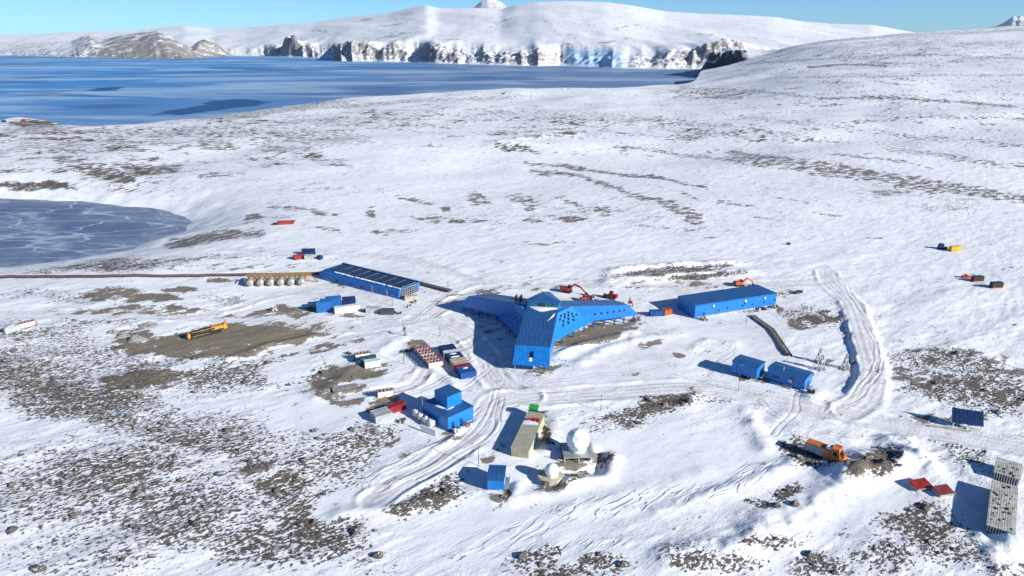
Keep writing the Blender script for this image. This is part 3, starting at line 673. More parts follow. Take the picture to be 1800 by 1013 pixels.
def pixel_masks(x, y, z):
    """amount of bare gravel, stones and packed snow at ground points"""
    u, v = project(x, y, z)  # ground points projected to image pixels, where the patch shapes are drawn
    sc_ = np.clip(v - 40, 20, 700) / 500
    wu = fbm(x / 26, y / 26, 61, 4) * 26 * sc_ + fbm(x / 7, y / 7, 65, 3) * 9 * sc_
    wv = fbm(x / 26, y / 26, 71, 4) * 11 * sc_ + fbm(x / 7, y / 7, 75, 3) * 4 * sc_
    U, V = u + wu, v + wv
    grav = np.zeros_like(x); brown = np.zeros_like(x); dens = .11 + .17 * sstep(420, 900, y)
    for cx, cy, rx, ry, rot, a, b in GRAVEL:
        r = 1.6 * max(rx, ry); m = (abs(U - cx) < r) & (abs(V - cy) < r)
        e = ellipse(U[m], V[m], cx, cy, rx, ry, rot); k = a * (1 - sstep(.6, 1.4, e))
        g = grav[m]; brown[m] = np.where(k > g, b, brown[m]); grav[m] = np.maximum(g, k)
    for P, w, a in STRIPS:
        m = near_line(U, V, P, w * 2)
        d, _, _ = seg_dist(U[m], V[m], P)
        grav[m] = np.maximum(grav[m], a * (1 - sstep(.4, 1.8, d / w)))
    for cx, cy, rx, ry, rot, a in ROCKY:
        r = 1.6 * max(rx, ry); m = (abs(U - cx) < r) & (abs(V - cy) < r)
        e = ellipse(U[m], V[m], cx, cy, rx, ry, rot); dens[m] = np.maximum(dens[m], a * (1 - sstep(.4, 1.45, e)))
    dens = dens + .28 * fbm(x / 38, y / 22, 91, 4) * sstep(.12, .3, dens)
    for cx, cy, rx, ry, rot, a in CLEAN:
        e = ellipse(U, V, cx, cy, rx, ry, rot); k = a * (1 - sstep(.6, 1.15, e)); dens = dens * (1 - k); grav = grav * (1 - .4 * k)
    road = np.zeros_like(x); lat = np.zeros_like(x)
    for P, w in ROADS:
        d, la, arc = seg_dist(x, y, P)
        k = 1 - sstep(w * .8, w * 1.25, d + fbm(x / 9, y / 9, 95, 2) * 1.5)
        lat = np.where(k > road, la, lat); road = np.maximum(road, k)
    dens = dens * (1 - .85 * road); grav = grav * (1 - .35 * road)
    for ax, ay, r in PADS[:3]:
        road = np.maximum(road, .6 * (1 - sstep(r * .7, r * 1.1, np.hypot(x - ax, y - ay))))
    rut = np.zeros_like(x)
    wx, wy = x + fbm(x / 14, y / 14, 301, 2) * 1.6, y + fbm(x / 14, y / 14, 305, 2) * 1.6
    for P in TRACKS:
        m = near_line(wx, wy, P, 4)
        d, _, _ = seg_dist(wx[m], wy[m], P); rut[m] = np.maximum(rut[m], np.exp(-((d - 1.0) / .36) ** 2))
    s1, s2 = coast(x, y)
    sh = np.exp(-(s2 / 10.0) ** 2); dens = np.maximum(dens * (1 - .6 * np.exp(-((s2 - 4) / 8.0) ** 2)), 0)
    return dict(dens=np.clip(dens, 0, 1), grav=np.clip(grav, 0, 1), face=sstep(hy + 120, hy + 200, y) * (1 - sstep(15, 58, s1)) * sstep(.23, .24, x / y) * (1 - sstep(.31, .33, x / y)), calm=calm_at(x, y), sast=np.maximum.reduce([a * (1 - sstep(.5, 1.1, ellipse(U, V, *e))) for e, a in SAST]), brown=brown, rut=rut * (y < 420), road=road, lat=lat, far=sstep(1500, 2200, y), mid=.85 * sstep(330, 900, y))

ground = build_ground()

# ------------------------------------------------------------------ sea and the frozen bay
def build_sheet(name, xs, ys, z, mat, attr=None, label=None):
    X, Y = np.meshgrid(xs, ys); x, y = X.ravel(), Y.ravel()
    nx, ny = len(xs), len(ys)
    i = np.arange(nx * ny).reshape(ny, nx)
    q = np.stack([i[:-1, :-1], i[:-1, 1:], i[1:, 1:], i[1:, :-1]], -1).reshape(-1, 4)
    me = bpy.data.meshes.new(name)
    me.from_pydata(np.stack([x, y, np.full_like(x, z)], 1).tolist(), [], q.tolist()); me.update()
    if attr:
        k, f = attr; a = me.attributes.new(k, 'FLOAT', 'POINT'); a.data.foreach_set('value', f(x, y).astype(np.float32))
    o = link(name, me, mat); tag(o, kind='structure'); return o

lead1 = [tuple(sea_at(*p)[:2]) for p in [(250, 203), (330, 190), (380, 177), (420, 174), (470, 180), (510, 176), (440, 186), (370, 195), (300, 203)]]
lead2 = [tuple(sea_at(*p)[:2]) for p in [(150, 156), (215, 152), (205, 159), (165, 161)]]
def lead(x, y):
    wx, wy = x + fbm(x / 60, y / 60, 3, 3) * 25, y + fbm(x / 60, y / 60, 8, 3) * 40
    return (inside(wx, wy, lead1) | inside(wx, wy, lead2)).astype(float)
build_sheet('sea', np.concatenate([np.linspace(-14000, -1700, 20), np.linspace(-1650, 300, 260), np.linspace(400, 6000, 16)]),
            np.concatenate([[700, 900], np.linspace(1000, 2200, 240), np.geomspace(2300, 26000, 30)]), SEA, sea_mat(), ('lead', lead))
fr1 = smooth_line([sea_at(*p) for p in [(45, 376), (70, 384), (42, 396), (75, 408), (80, 425), (110, 436)]], 5)
def frost(x, y):
    d, _, _ = seg_dist(x + fbm(x / 12, y / 12, 4, 3) * 8, y + fbm(x / 12, y / 12, 9, 3) * 8, fr1)
    e, _, _ = seg_dist(x, y, bay_shore)
    return np.maximum(np.exp(-(d / 8.0) ** 2), .55 * np.exp(-(e / 16.0) ** 2))
build_sheet('frozen_bay', np.linspace(-620, -190, 260), np.linspace(330, 640, 200), SEA + .35, bay_mat(), ('frost', frost))

# ------------------------------------------------------------------ mountains across the water
MMAT = mountain_mat()
def range_mesh(name, crest, shore, cliff, depth, ncol, seed, densf, icef=None, cw=80, nz=24, gully=70):
    p0, p1 = crest[0][0], crest[-1][0]
    px = np.linspace(p0, p1, ncol)
    cpy = np.interp(px, [c[0] for c in crest], [c[1] for c in crest])
    kern = np.ones(max(3, ncol // 160)); kern /= kern.sum()
    pad = len(kern) // 2
    cpy = np.convolve(np.pad(cpy, pad, 'edge'), kern, 'same')[pad:-pad]
    spy = np.interp(px, [c[0] for c in shore], [c[1] for c in shore])
    ch = np.interp(px, [c[0] for c in cliff], [c[1] for c in cliff])
    dep = np.interp(px, [d[0] for d in depth], [d[1] for d in depth])
    base = np.array([sea_at(a, b) for a, b in zip(px, spy)])
    tx = base[:, 0] / base[:, 1]
    kb = np.ones(max(3, ncol // 7)); kb /= kb.sum(); pb = len(kb) // 2
    Ysm = np.convolve(np.pad(base[:, 1], pb, 'edge'), kb, 'same')[pb:-pb]
    Yc = Ysm + dep
    rz = np.array([ray(a, b) for a, b in zip(px, cpy)])
    zc = H + rz[:, 2] / rz[:, 1] * Yc
    xw = tx * base[:, 1]
    off = fbm(xw / 300, xw * 0 + seed, seed, 2) * gully * .8 + np.abs(fbm(xw / 90, xw * 0 + seed + 3, seed + 1, 3)) * gully
    Yb = base[:, 1] + off
    # fine rows across the cliff, coarser ones up the slope
    cwm = cw                                        # cliff width in metres
    nin = 90
    rows = []
    for q in np.concatenate([[-.1], np.linspace(0, 1.6, 44)]): rows.append(Yb + q * cwm)
    for q in np.linspace(0, 1, nin)[1:] ** 1.3: rows.append((Yb + 1.6 * cwm) * (1 - q) + Yc * q)
    for q in np.linspace(.02, .5, 12): rows.append(Yc + q * dep)
    Y = np.array(rows); X = tx[None, :] * Y
    S = (Y - Yb[None, :]) / cwm
    k = sstep(0, 1, S)
    z0 = SEA
    kc = np.ones(ncol // 5) / (ncol // 5); pc = len(kc) // 2
    chs = np.convolve(np.pad(ch, pc, 'edge'), kc, 'same')[pc:pc + ncol]
    ch_ = (chs[None, :] + (ch - chs)[None, :] * np.exp(-np.maximum(S - 1, 0) / 1.1)) * (1 + .7 * fbm(X / 170, Y / 900, seed + 5, 3) * np.exp(-np.maximum(S - 1, 0) / 2.5))
    g = np.clip((Y - Ysm[None, :] + 250) / (dep[None, :] + 250), 0, 1)
    g = 0.55 * g + 0.45 * g * g * (3 - 2 * g)
    zc_ = zc[None, :]
    behind = np.clip((Y - Yc[None, :]) / dep[None, :], 0, 1)
    Z = z0 + ch_ * k + (zc_ - z0 - ch_) * g * sstep(0, 2.5, S)
    env = np.clip(g * (1 - g) * 4, 0, 1) * sstep(0, 4, S)
    Z = Z + env * (fbm((X + .5 * Y) / 620, (Y - .4 * X) / 1500, seed + 9, 4, .42) * nz * 2.4 - np.abs(fbm(X / 500, Y / 1400, seed + 12, 4)) * nz * .5)
    Z = Z - k * (np.abs(fbm(X / 110, Y / 110, seed + 15, 4)) + .3 * fbm(X / 30, Y / 30, seed + 18, 3)) * ch[None, :] * .75 * np.clip(1.6 - S, 0, 1)
    Z = np.where(behind > 0, zc_ - behind * (zc_ - z0) * .9, Z)
    Z = np.where(S < 0, SEA - 4, Z)
    ny, nx = S.shape
    i = np.arange(nx * ny).reshape(ny, nx)
    q = np.stack([i[:-1, :-1], i[:-1, 1:], i[1:, 1:], i[1:, :-1]], -1).reshape(-1, 4)
    me = bpy.data.meshes.new(name)
    me.from_pydata(np.stack([X.ravel(), Y.ravel(), Z.ravel()], 1).tolist(), [], q.tolist()); me.update()
    me.polygons.foreach_set('use_smooth', np.ones(len(q), bool))
    dn = densf(px)[None, :] * np.ones_like(S) * (1 - .35 * np.clip(g, 0, 1))
    if name == 'mountains':      # rock showing in ellipses laid out in image pixels
        u_, v_ = project(X, Y, Z); u_ = u_ + fbm(X / 150, Y / 400, 7, 3) * 14; v_ = v_ + fbm(X / 150, Y / 400, 9, 3) * 5
        for ox, oy, rx, ry, rt in ((690, 45, 34, 2.5, -6), (1088, 47, 20, 2, -12), (1072, 74, 26, 2.5, -10), (1012, 76, 26, 2.5, 0), (690, 63, 46, 2.5, -8), (800, 72, 30, 2.5, 6), (890, 38, 40, 2, -24), (560, 56, 24, 2.5, 8), (1110, 44, 10, 2, 0), (1240, 60, 30, 1.5, 4), (640, 34, 26, 1.5, -6)):
            dn = np.maximum(dn, .56 * (1 - sstep(.5, 1.3, ellipse(u_, v_, ox, oy, rx, ry, rt))))
    a = me.attributes.new('dens', 'FLOAT', 'POINT'); a.data.foreach_set('value', dn.astype(np.float32).ravel())
    ic = (icef(px)[None, :] if icef else np.zeros(ncol)[None, :]) * (S < 1.7)
    a = me.attributes.new('ice', 'FLOAT', 'POINT'); a.data.foreach_set('value', ic.astype(np.float32).ravel())
    o = link(name, me, MMAT); tag(o, kind='structure'); return o

range_mesh('mountains',
    [(-260, 66), (0, 62), (60, 61), (150, 56), (250, 53), (330, 45), (380, 51), (440, 49), (500, 43), (560, 39), (600, 33), (640, 28), (690, 22), (735, 12), (752, 9), (770, 14), (800, 15), (840, 14), (880, 16), (905, 9), (940, 4), (1000, 2), (1060, 4), (1100, 9), (1160, 20), (1220, 24), (1300, 27), (1350, 30), (1400, 38), (1450, 42), (1520, 44), (1560, 51), (1600, 58), (1700, 64), (1850, 68)],
    [(-260, 97), (410, 98.5), (470, 99), (560, 102), (588, 103), (600, 108), (725, 110), (765, 112), (955, 117), (985, 116), (1100, 121), (1290, 122.5), (1850, 122)],
    [(-260, 5), (400, 8), (466, 14), (486, 95), (520, 120), (548, 108), (562, 40), (578, 18), (590, 60), (612, 110), (650, 96), (700, 88), (726, 40), (738, 22), (752, 84), (775, 106), (812, 84), (826, 40), (838, 36), (850, 80), (900, 84), (940, 62), (958, 22), (985, 18), (1000, 46), (1090, 44), (1104, 36), (1125, 66), (1150, 58), (1180, 84), (1240, 88), (1285, 95), (1330, 50), (1850, 20)],
    [(-260, 5200), (420, 4600), (700, 3600), (950, 3400), (1300, 3400), (1850, 3200)],
    1100, 100, lambda p: .22 + .0 * p, lambda p: sstep(985, 1000, p) * (1 - sstep(1085, 1100, p)), cw=160, nz=17)
range_mesh('brown_hills',
    [(-260, 86), (-100, 80), (0, 76), (60, 74), (130, 72), (152, 64), (165, 61), (185, 70), (225, 61), (260, 57), (285, 55), (312, 68), (338, 84), (352, 73), (365, 68), (380, 72), (396, 88), (412, 100)],
    [(-260, 92), (-100, 94), (0, 97), (150, 101.5), (320, 104), (360, 101), (412, 99.5)],
    [(-260, 8), (0, 12), (100, 14), (200, 20), (340, 10), (412, 0)],
    [(-260, 1600), (0, 1300), (250, 1000), (330, 700), (412, 400)],
    420, 140, lambda p: .52 + .36 * sstep(100, 240, p), cw=140, nz=16, gully=30)
range_mesh('white_peak', [(800, 30), (828, 18), (838, 10), (848, 2), (858, -2), (872, 0), (884, 5), (892, 14), (915, 26)],
    [(800, 80), (915, 80)], [(800, 0), (915, 0)], [(800, 1200), (915, 1200)], 90, 180, lambda p: .05 + 0 * p, nz=18, gully=0)
range_mesh('distant_peaks', [(1690, 60), (1745, 46), (1758, 39), (1765, 33), (1772, 28), (1778, 31), (1784, 27), (1794, 33), (1803, 26), (1822, 36), (1850, 30), (1900, 50), (1960, 60)],
    [(1690, 76.5), (1960, 76.5)], [(1690, 0), (1960, 0)], [(1690, 4000), (1960, 4000)], 160, 200, lambda p: .5 + 0 * p, nz=160, gully=0)

# ------------------------------------------------------------------ stones
def rock_shapes(k=10):
    out = []
    for i in range(k):
        bm = bmesh.new(); bmesh.ops.create_icosphere(bm, subdivisions=1 if i < 7 else 2, radius=1)
        vs = np.array([v.co[:] for v in bm.verts]); fs = np.array([[v.index for v in f.verts] for f in bm.faces]); bm.free()
        rng = np.random.default_rng(50 + i)
        for _ in range(4):     # knock flat facets off
            nrm = rng.normal(size=3); nrm /= np.linalg.norm(nrm); d = vs @ nrm; c = rng.uniform(.5, .8)
            vs = vs - np.outer(np.maximum(d - c, 0), nrm)
        vs = vs * (1 + rng.uniform(-.16, .16, (len(vs), 1))) * np.array([1.2, .85, .62])
        out.append((vs, fs))
    return out
ROCKS = rock_shapes()

def scatter():
    rng = np.random.default_rng(5)
    n = 150000
    # candidate points spread evenly over the near ground
    y = np.sqrt(rng.uniform(105 ** 2, 330 ** 2, n)); x = rng.uniform(-1, 1, n) * y * .95
    z = height(x, y); s = pixel_masks(x, y, z)
    clump = .5 + .9 * fbm(x / 9, y / 9, 123, 3)
    pr = np.clip(s['dens'] ** 2.2 * 1.0 * (1 - s['road']) * np.clip(clump, .1, 1.4), 0, 1) * np.clip((330 - y) / 120, .15, 1)
    keep = rng.uniform(size=n) < pr * .7
    keep &= s['road'] < .2
    for ax, ay, r in PADS:
        keep &= np.hypot(x - ax, y - ay) > r * .9
    x, y, z = x[keep], y[keep], z[keep]
    size = np.clip(.16 * (1 / np.maximum(rng.uniform(size=len(x)), .012)) ** .48, .20, 1.3)
    tone = np.clip(rng.normal(.35, .3, len(x)), 0, 1)
    order = np.argsort(-size * 1200 / np.hypot(y, 118))
    big = order[:140]
    V, Fc, A = [], [], []; b = 0
    rots = rng.normal(WIND, .5, len(x))
    for i in order[140:]:
        vs, fs = ROCKS[rng.integers(0, 7)]
        c, sn = math.cos(rots[i]), math.sin(rots[i])
        p = vs * size[i]
        p = np.stack([p[:, 0] * c - p[:, 1] * sn + x[i], p[:, 0] * sn + p[:, 1] * c + y[i], p[:, 2] + z[i] + size[i] * .12], 1)
        V.append(p); Fc.append(fs + b); A.append(np.full(len(p), tone[i])); b += len(p)
    V = np.concatenate(V); Fc = np.concatenate(Fc); A = np.concatenate(A)
    print('stones', len(order), 'verts', len(V))
    me = bpy.data.meshes.new('loose_stones')
    me.vertices.add(len(V)); me.vertices.foreach_set('co', V.astype(np.float32).ravel())
    me.loops.add(len(Fc) * 3); me.loops.foreach_set('vertex_index', Fc.ravel().astype(np.int32))
    me.polygons.add(len(Fc)); me.polygons.foreach_set('loop_start', np.arange(0, len(Fc) * 3, 3, dtype=np.int32)); me.update(calc_edges=True)
    a = me.attributes.new('tone', 'FLOAT', 'POINT'); a.data.foreach_set('value', A.astype(np.float32))
    o = link('loose_stones', me, M['rock']); tag(o, 'brown and grey stones scattered thickly over the windblown snow', 'stones', kind='stuff')
    # the largest ones stand as boulders of their own
    meshes = []
    for k in range(10):
        vs, fs = ROCKS[k]
        m2 = bpy.data.meshes.new('boulder'); m2.from_pydata(vs.tolist(), [], fs.tolist()); m2.update()
        a = m2.attributes.new('tone', 'FLOAT', 'POINT'); a.data.foreach_set('value', np.full(len(vs), .15 + .07 * k, np.float32)); m2.materials.append(M['rock'])
        meshes.append(m2)
    for i in big:
        ob = bpy.data.objects.new('boulder', meshes[rng.integers(0, 10)]); C.objects.link(ob)
        ob.location = (x[i], y[i], z[i] + size[i] * .2); ob.rotation_euler = (0, 0, rots[i]); k = size[i] * 1.15; ob.scale = (k, k, k)
        tag(ob, 'rough brown boulder lying among smaller stones in the foreground snow', 'boulder', 'boulders strewn over the foreground')
scatter()


# ================================================================== the station
def frame_px(pa, pb, za=0.0):
    """base corner and heading from two base corners seen in the photo"""
    a = at(*pa); b = at(*pb)
    return a, math.atan2(b.y - a.y, b.x - a.x), math.hypot(b.x - a.x, b.y - a.y)

# ------------------------------------------------------------------ main building
def main_building():
    cx, cy = 13.7, 282.0
    g = gz(cx, cy)
    root = thing('main_station_building', 'large three-armed bright blue station building standing on short legs', 'building', (cx, cy, g))
    W = 6.6; ZB = 3.0
    A = [R(-98.8), R(19.5), R(143)]
    def pt(k, u, v, z):
        c, s = math.cos(A[k]), math.sin(A[k]); return (u * c - v * s, u * s + v * c, z)
    def zr(u): return 11.5 - (u - 6) * (11.5 - 8.5) / 29.5
    UE, UB = 36.5, 42.5
    def zk(k, u, v):      # roof height: the two rear arms fall towards their back edge
        r = (v / W + 1) / 2 if k == 1 else ((1 - v / W) / 2 if k == 2 else 0)
        return zr(u) - 2.3 * r
    UES, UBS = (38.3, 36.5, 36.5), (44.4, 42.5, 42.5)
    for k in range(3):
        UE, UB = UES[k], UBS[k]
        m = MB()      # walls and underside of one arm
        m.add([pt(k, 0, -W, ZB), pt(k, UB, -W - .3, ZB), pt(k, UE, -W, zk(k, UE, -W)), pt(k, 0, -W, zk(k, 0, -W))], [(0, 1, 2, 3)])
        m.add([pt(k, 0, W, ZB), pt(k, UB, W + .3, ZB), pt(k, UE, W, zk(k, UE, W)), pt(k, 0, W, zk(k, 0, W))], [(3, 2, 1, 0)])
        m.add([pt(k, 0, -W, ZB), pt(k, 0, W, ZB), pt(k, UB, W + .3, ZB), pt(k, UB, -W - .3, ZB)], [(0, 1, 2, 3)])
        wl_ = m.build('arm_wall', M['blue'], root)
        m = MB()
        for a, b in ((3, 10.5), (10.55, 18.5), (18.55, 27), (27.05, UE)):
            m.hexa([pt(k, q, v, zk(k, q, v) + h) for h in (-.1, .14) for q, v in ((a, -W - .12), (b, -W - .12), (b, W + .12), (a, W + .12))])
        for i in range(7):      # standing seams
            v = -W + .9 + i * (2 * W - 1.8) / 6
            m.hexa([pt(k, q, v + e, zk(k, q, v) + .13 + h) for h in (0, .06) for q, e in ((4, -.05), (UE, -.05), (UE, .05), (4, .05))])
        m.build('roof', M['blue_roof'], root)
        m = MB()
        m.add([pt(k, UB, -W - .3, ZB), pt(k, UB, W + .3, ZB), pt(k, UE, W, zk(k, UE, W) + .1), pt(k, UE, -W, zk(k, UE, -W) + .1), pt(k, UB - .5, -W - .3, ZB - .05), pt(k, UB - .5, W + .3, ZB - .05)], [(0, 1, 2, 3), (0, 4, 5, 1)])
        for i in range(15):
            v = -W + i * 2 * W / 14
            m.hexa([pt(k, UB + .0, v - .04, ZB), pt(k, UB + .0, v + .04, ZB), pt(k, UB + .05, v + .04, ZB + .05), pt(k, UB + .05, v - .04, ZB + .05)] +
                   [pt(k, UE + o, v + e, zk(k, UE, v) + .1 + o) for o, e in ((0, -.04), (0, .04), (.05, .04), (.05, -.04))])
        m.build('end_wall', M['blue'], root)
        for u in (21, 26, 31, 35.5, 40.3):
            for sgn in (-1, 1):
                lg = MB(); v = sgn * (W - .5)
                lg.beam(pt(k, u, v, -1.2), pt(k, u, v, ZB), .55, .55)
                lg.beam(pt(k, u, v * .75, .3), pt(k, u, v, 2.2), .22)
                lg.build('support_leg', M['blue_soffit'], root)
    # flared walls between neighbouring arms
    for k in range(3):
        j = (k + 1) % 3
        z1, z2 = zk(k, 10, W), zk(j, 10, -W)
        t1, b1 = pt(k, 10, W, z1), pt(k, 20.5, W, ZB - .1)
        t2, b2 = pt(j, 10, -W, z2), pt(j, 20.5, -W, ZB - .1)
        m = MB()
        # five steps make the concave sweep of the hull
        n = 7; grid = []
        for r_ in range(n):
            f = r_ / (n - 1); row = []
            u = 10 + 10.5 * f ** 1.5; z = z1 * (1 - f) + (ZB - .1) * f
            p, q = Vector(pt(k, u, W + .05, z)), Vector(pt(j, u, -W - .05, z2 * (1 - f) + (ZB - .1) * f))
            for s in range(9):
                w_ = s / 8; c = p.lerp(q, w_); row.append(c)
            grid += row
        fs = [(r_ * 9 + s, (r_ + 1) * 9 + s, (r_ + 1) * 9 + s + 1, r_ * 9 + s + 1) for r_ in range(n - 1) for s in range(8)]
        m.add(grid, fs)
        inner = pt(k, 0, 0, max(z1, z2) + .02)
        m.add([inner, t1, t2], [(0, 1, 2)])
        m.add([pt(k, 0, 0, ZB - .1), b2, b1], [(0, 1, 2)])
        cw_ = m.build('corner_wall', M['blue'], root)
        for w_ in (.2, .5, .8):
            q = Vector(pt(k, 19.3, W, ZB - .1)).lerp(Vector(pt(j, 19.3, -W, ZB - .1)), w_)
            MB().beam((q.x, q.y, -1.2), (q.x, q.y, ZB), .55).build('support_leg', M['blue_soffit'], root)
        # cluster of square windows on this wall
        def on(w_, f):
            u = 10 + 10.5 * f ** 1.5; z = zr(10) * (1 - f) + (ZB - .1) * f
            return Vector(pt(k, u, W + .05, z)).lerp(Vector(pt(j, u, -W - .05, z)), w_)
        rows_ = [(.20, (.22, .44, .66)), (.33, (.16, .40, .60, .78)), (.46, (.30, .52, .74, .90)), (.60, (.26, .46, .66))] if k != 1 else []
        for f, ws in rows_:
            for w_ in ws:
                c = on(w_, f); e1 = (on(w_ + .02, f) - on(w_ - .02, f)).normalized(); e2 = (on(w_, f - .02) - on(w_, f + .02)).normalized(); nn = e1.cross(e2).normalized()
                if nn.dot(Vector((c.x, c.y, 0))) < 0: nn = -nn
                wm = MB(); a = .6
                wm.hexa([c + nn * h + e1 * sx * a + e2 * sy * a for h in (-.06, .05) for sx, sy in ((-1, -1), (1, -1), (1, 1), (-1, 1))])
                wm.build('window', M['glass'], root)
    UE, UB = UES[0], UBS[0]
    # round ports along the arms
    def port(k, sgn, u, z, r=.5):
        v = sgn * (W + .02)
        pm = MB(); pm.cyl(pt(k, u, v - sgn * .05, z), pt(k, u, v + sgn * .09, z), r, 12); pm.build('porthole', M['glass'], root)
    for u in (21, 24, 27, 30, 32.8, 35.2): port(1, -1, u, 6.1)
    for u in (21, 26, 31): port(2, 1, u, 6.0)
    # entrance in the near end
    def end_pt(v, f, o=0): return Vector(pt(0, UB + (UE - UB) * f + o, v, ZB + (zr(UE) + .1 - ZB) * f + o * .6))
    d = MB(); d.hexa([end_pt(-.7 + a, f, o) for o in (.02, .14) for a, f in ((0, .42), (1.4, .42), (1.4, .72), (0, .72))]); d.build('end_window', M['glass'], root)
    d = MB(); d.hexa([end_pt(-.8 + a, f, o) for o in (.02, .13) for a, f in ((0, .22), (1.1, .22), (1.1, .40), (0, .40))]); d.build('sign_panel', M['white'], root)
    # lookout tower at the hub
    hexp = []
    for k in range(3):
        hexp += [pt(k, 5.2, -W + .1, 0)[:2], pt(k, 5.2, W - .1, 0)[:2]]
    t = MB(); t.prism(hexp, 9.5, 11.75); t.build('tower_base', M['blue'], root)
    t = MB(); t.prism([(x * 1.03, y * 1.03) for x, y in hexp], 13.4, 13.7)
    n = len(hexp); t.add([(x * 1.03, y * 1.03, 13.701) for x, y in hexp] + [(0, 0, 15.6)], [(i, (i + 1) % n, n) for i in range(n)])
    t.build('tower_roof', M['blue_roof'], root)
    gl = MB(); gl.prism([(x * .97, y * .97) for x, y in hexp], 11.75, 13.4); gp = gl.build('window_band', M['green_glass'], root)
    for k in range(3):
        mu = MB()
        for i in range(11):
            v = -W + .3 + i * (2 * W - .6) / 10
            mu.beam(pt(k, 5.15, v, 11.7), pt(k, 5.15, v, 13.4), .16)
        for z in (11.8, 13.33): mu.beam(pt(k, 5.17, -W + .2, z), pt(k, 5.17, W - .2, z), .2, .14)
        mu.build('window_frame', M['blue'], gp)
    d = MB(); d.hexa([Vector(pt(0, 5.25 + o, -1.4 + a, z)) for o in (0, .12) for a, z in ((0, 11.75), (2.6, 11.75), (2.6, 13.3), (0, 13.3))]); d.build('dark_door', M['dark'], gp)
    # snow lying below the windows and along the seam
    sn = MB()
    def drift(pts, h):
        c = np.mean(np.array(pts), 0); nn = len(pts)
        vs = [Vector(pt(0, u, v, zr(u) + .20)) for u, v in pts] + [Vector(pt(0, u * .75 + c[0] * .25, v * .75 + c[1] * .25, zr(u) + .2 + h)) for u, v in pts] + [Vector(pt(0, c[0], c[1], zr(c[0]) + .25 + h))]
        sn.add(vs, [(i, (i + 1) % nn, nn + (i + 1) % nn, nn + i) for i in range(nn)] + [(nn + i, nn + (i + 1) % nn, 2 * nn) for i in range(nn)])
    drift([(5.6, -5.5), (5.6, 6.3), (6.8, 6.4), (7.6, 4), (9.4, 1.2), (9.8, -.6), (8.2, -3), (6.6, -5)], .3)
    drift([(10.3, 5.8), (13.5, 5.4), (18.5, 3.1), (16.5, 3.7), (12.5, 4.8)], .18)
    sn.build('roof_snow', M['snow'], root, smooth=True)
    for q in ((16, 1.5), (14.5, 3.2), (13, 0.5)):
        v = MB(); x, y, z = pt(2, q[0], -q[1], zk(2, q[0], -q[1])); v.box(x - .6, x + .6, y - .5, y + .5, z, z + 1.6); v.cyl((x, y, z + 1.5), (x + .3, y, z + 2.3), .35)
        v.build('roof_vent', M['dark'], root)
    for a in (-5.9, 5.9):
        st = MB(); st.beam(pt(0, 44, a, -1), pt(0, 44, a, 3.0), .18); st.build('corner_post', M['yellow'], root)
main_building()

# ------------------------------------------------------------------ power plant with the solar roof
def power_plant():
    a, rz, L = frame_px((567, 492), (704, 527))
    root = thing('power_plant', 'long blue plant hall with dark solar panels covering its roof', 'building', (a.x, a.y, a.z - .4), rz)
    L = 54
    MB().prism_x([(0, -1), (15, -1), (15, 5.4), (1.4, 5.6), (.4, 4.4), (0, 0)], 0, L).build('wall', M['blue'], root)
    MB().prism_x([(15.02, -1), (20, -1), (20, 3.8), (15.02, 4.6)], 16, L - 4).build('annex', M['blue_roof'], root)
    MB().box(-.3, L + .3, 14.2, 15.2, 5.45, 5.9).build('parapet', M['blue_roof'], root)
    r = MB(); r.add([(-.2, 1.2, 5.66), (L + .2, 1.2, 5.66), (L + .2, 14.2, 5.47), (-.2, 14.2, 5.47)], [(0, 1, 2, 3)]); r.build('roof', M['blue_roof'], root)
    for i in range(8):
        x0 = 3 + i * 6.3
        p = MB(); p.hexa([(x0, 3.0, 5.72), (x0 + 5.75, 3.0, 5.72), (x0 + 5.75, 13.4, 5.6), (x0, 13.4, 5.6), (x0, 3.0, 5.86), (x0 + 5.75, 3.0, 5.86), (x0 + 5.75, 13.4, 5.74), (x0, 13.4, 5.74)])
        o = p.build('solar_panel', M['solar'], root)
        f = MB(); f.box(x0 + 5.86, x0 + 6.18, 3.0, 13.4, 5.66, 5.78); f.build('walkway_strip', M['steel'], root)
    g = MB(); rng = random.Random(3); x = 8
    while x < L - 4:
        w_ = rng.uniform(1.5, 5); g.box(x, x + w_, 1.25 - rng.uniform(0, .25), 1.9 + rng.uniform(.1, .6), 5.62, 5.8 + rng.uniform(0, .15)); x += w_ * rng.choice((.9, 1.05, 1.4))
    g.build('eave_snow', M['snow'], root, bevel=.05)
    for x in (36, 46):
        d = MB(); d.beam((x, -.12, -.3), (x, -.12, 4.4), .22); d.beam((x + .8, -.12, -.3), (x + .8, -.12, 4.4), .18)
        for i in range(8): d.beam((x, -.12, .2 + i * .5), (x + .8, -.12, .2 + i * .5), .06)
        d.build('ladder', M['steel'], root)
    # glazed end with a grid of cells
    e = MB(); e.hexa([(L + .05, 1.2, .9), (L + .25, 1.2, .9), (L + .25, 13.8, .9), (L + .05, 13.8, .9), (L + .05, 1.2, 5.2), (L + .12, 1.2, 5.2), (L + .12, 13.8, 5.0), (L + .05, 13.8, 5.0)])
    ep = e.build('end_solar_panel', M['solar'], root)
    fr = MB()
    for i in range(9): fr.box(L + .2, L + .30, 1.2 + i * 1.55, 1.38 + i * 1.55, .9, 5.1)
    for i in range(5): fr.box(L + .2, L + .31, 1.2, 13.7, .9 + i * 1.0, 1.08 + i * 1.0)
    fr.build('panel_frame', M['steel'], ep)
    for x in (10, 20, 28):
        MB().box(x, x + 1.4, -.06, .1, 1.4, 2.4).build('window', M['glass'], root)
power_plant()

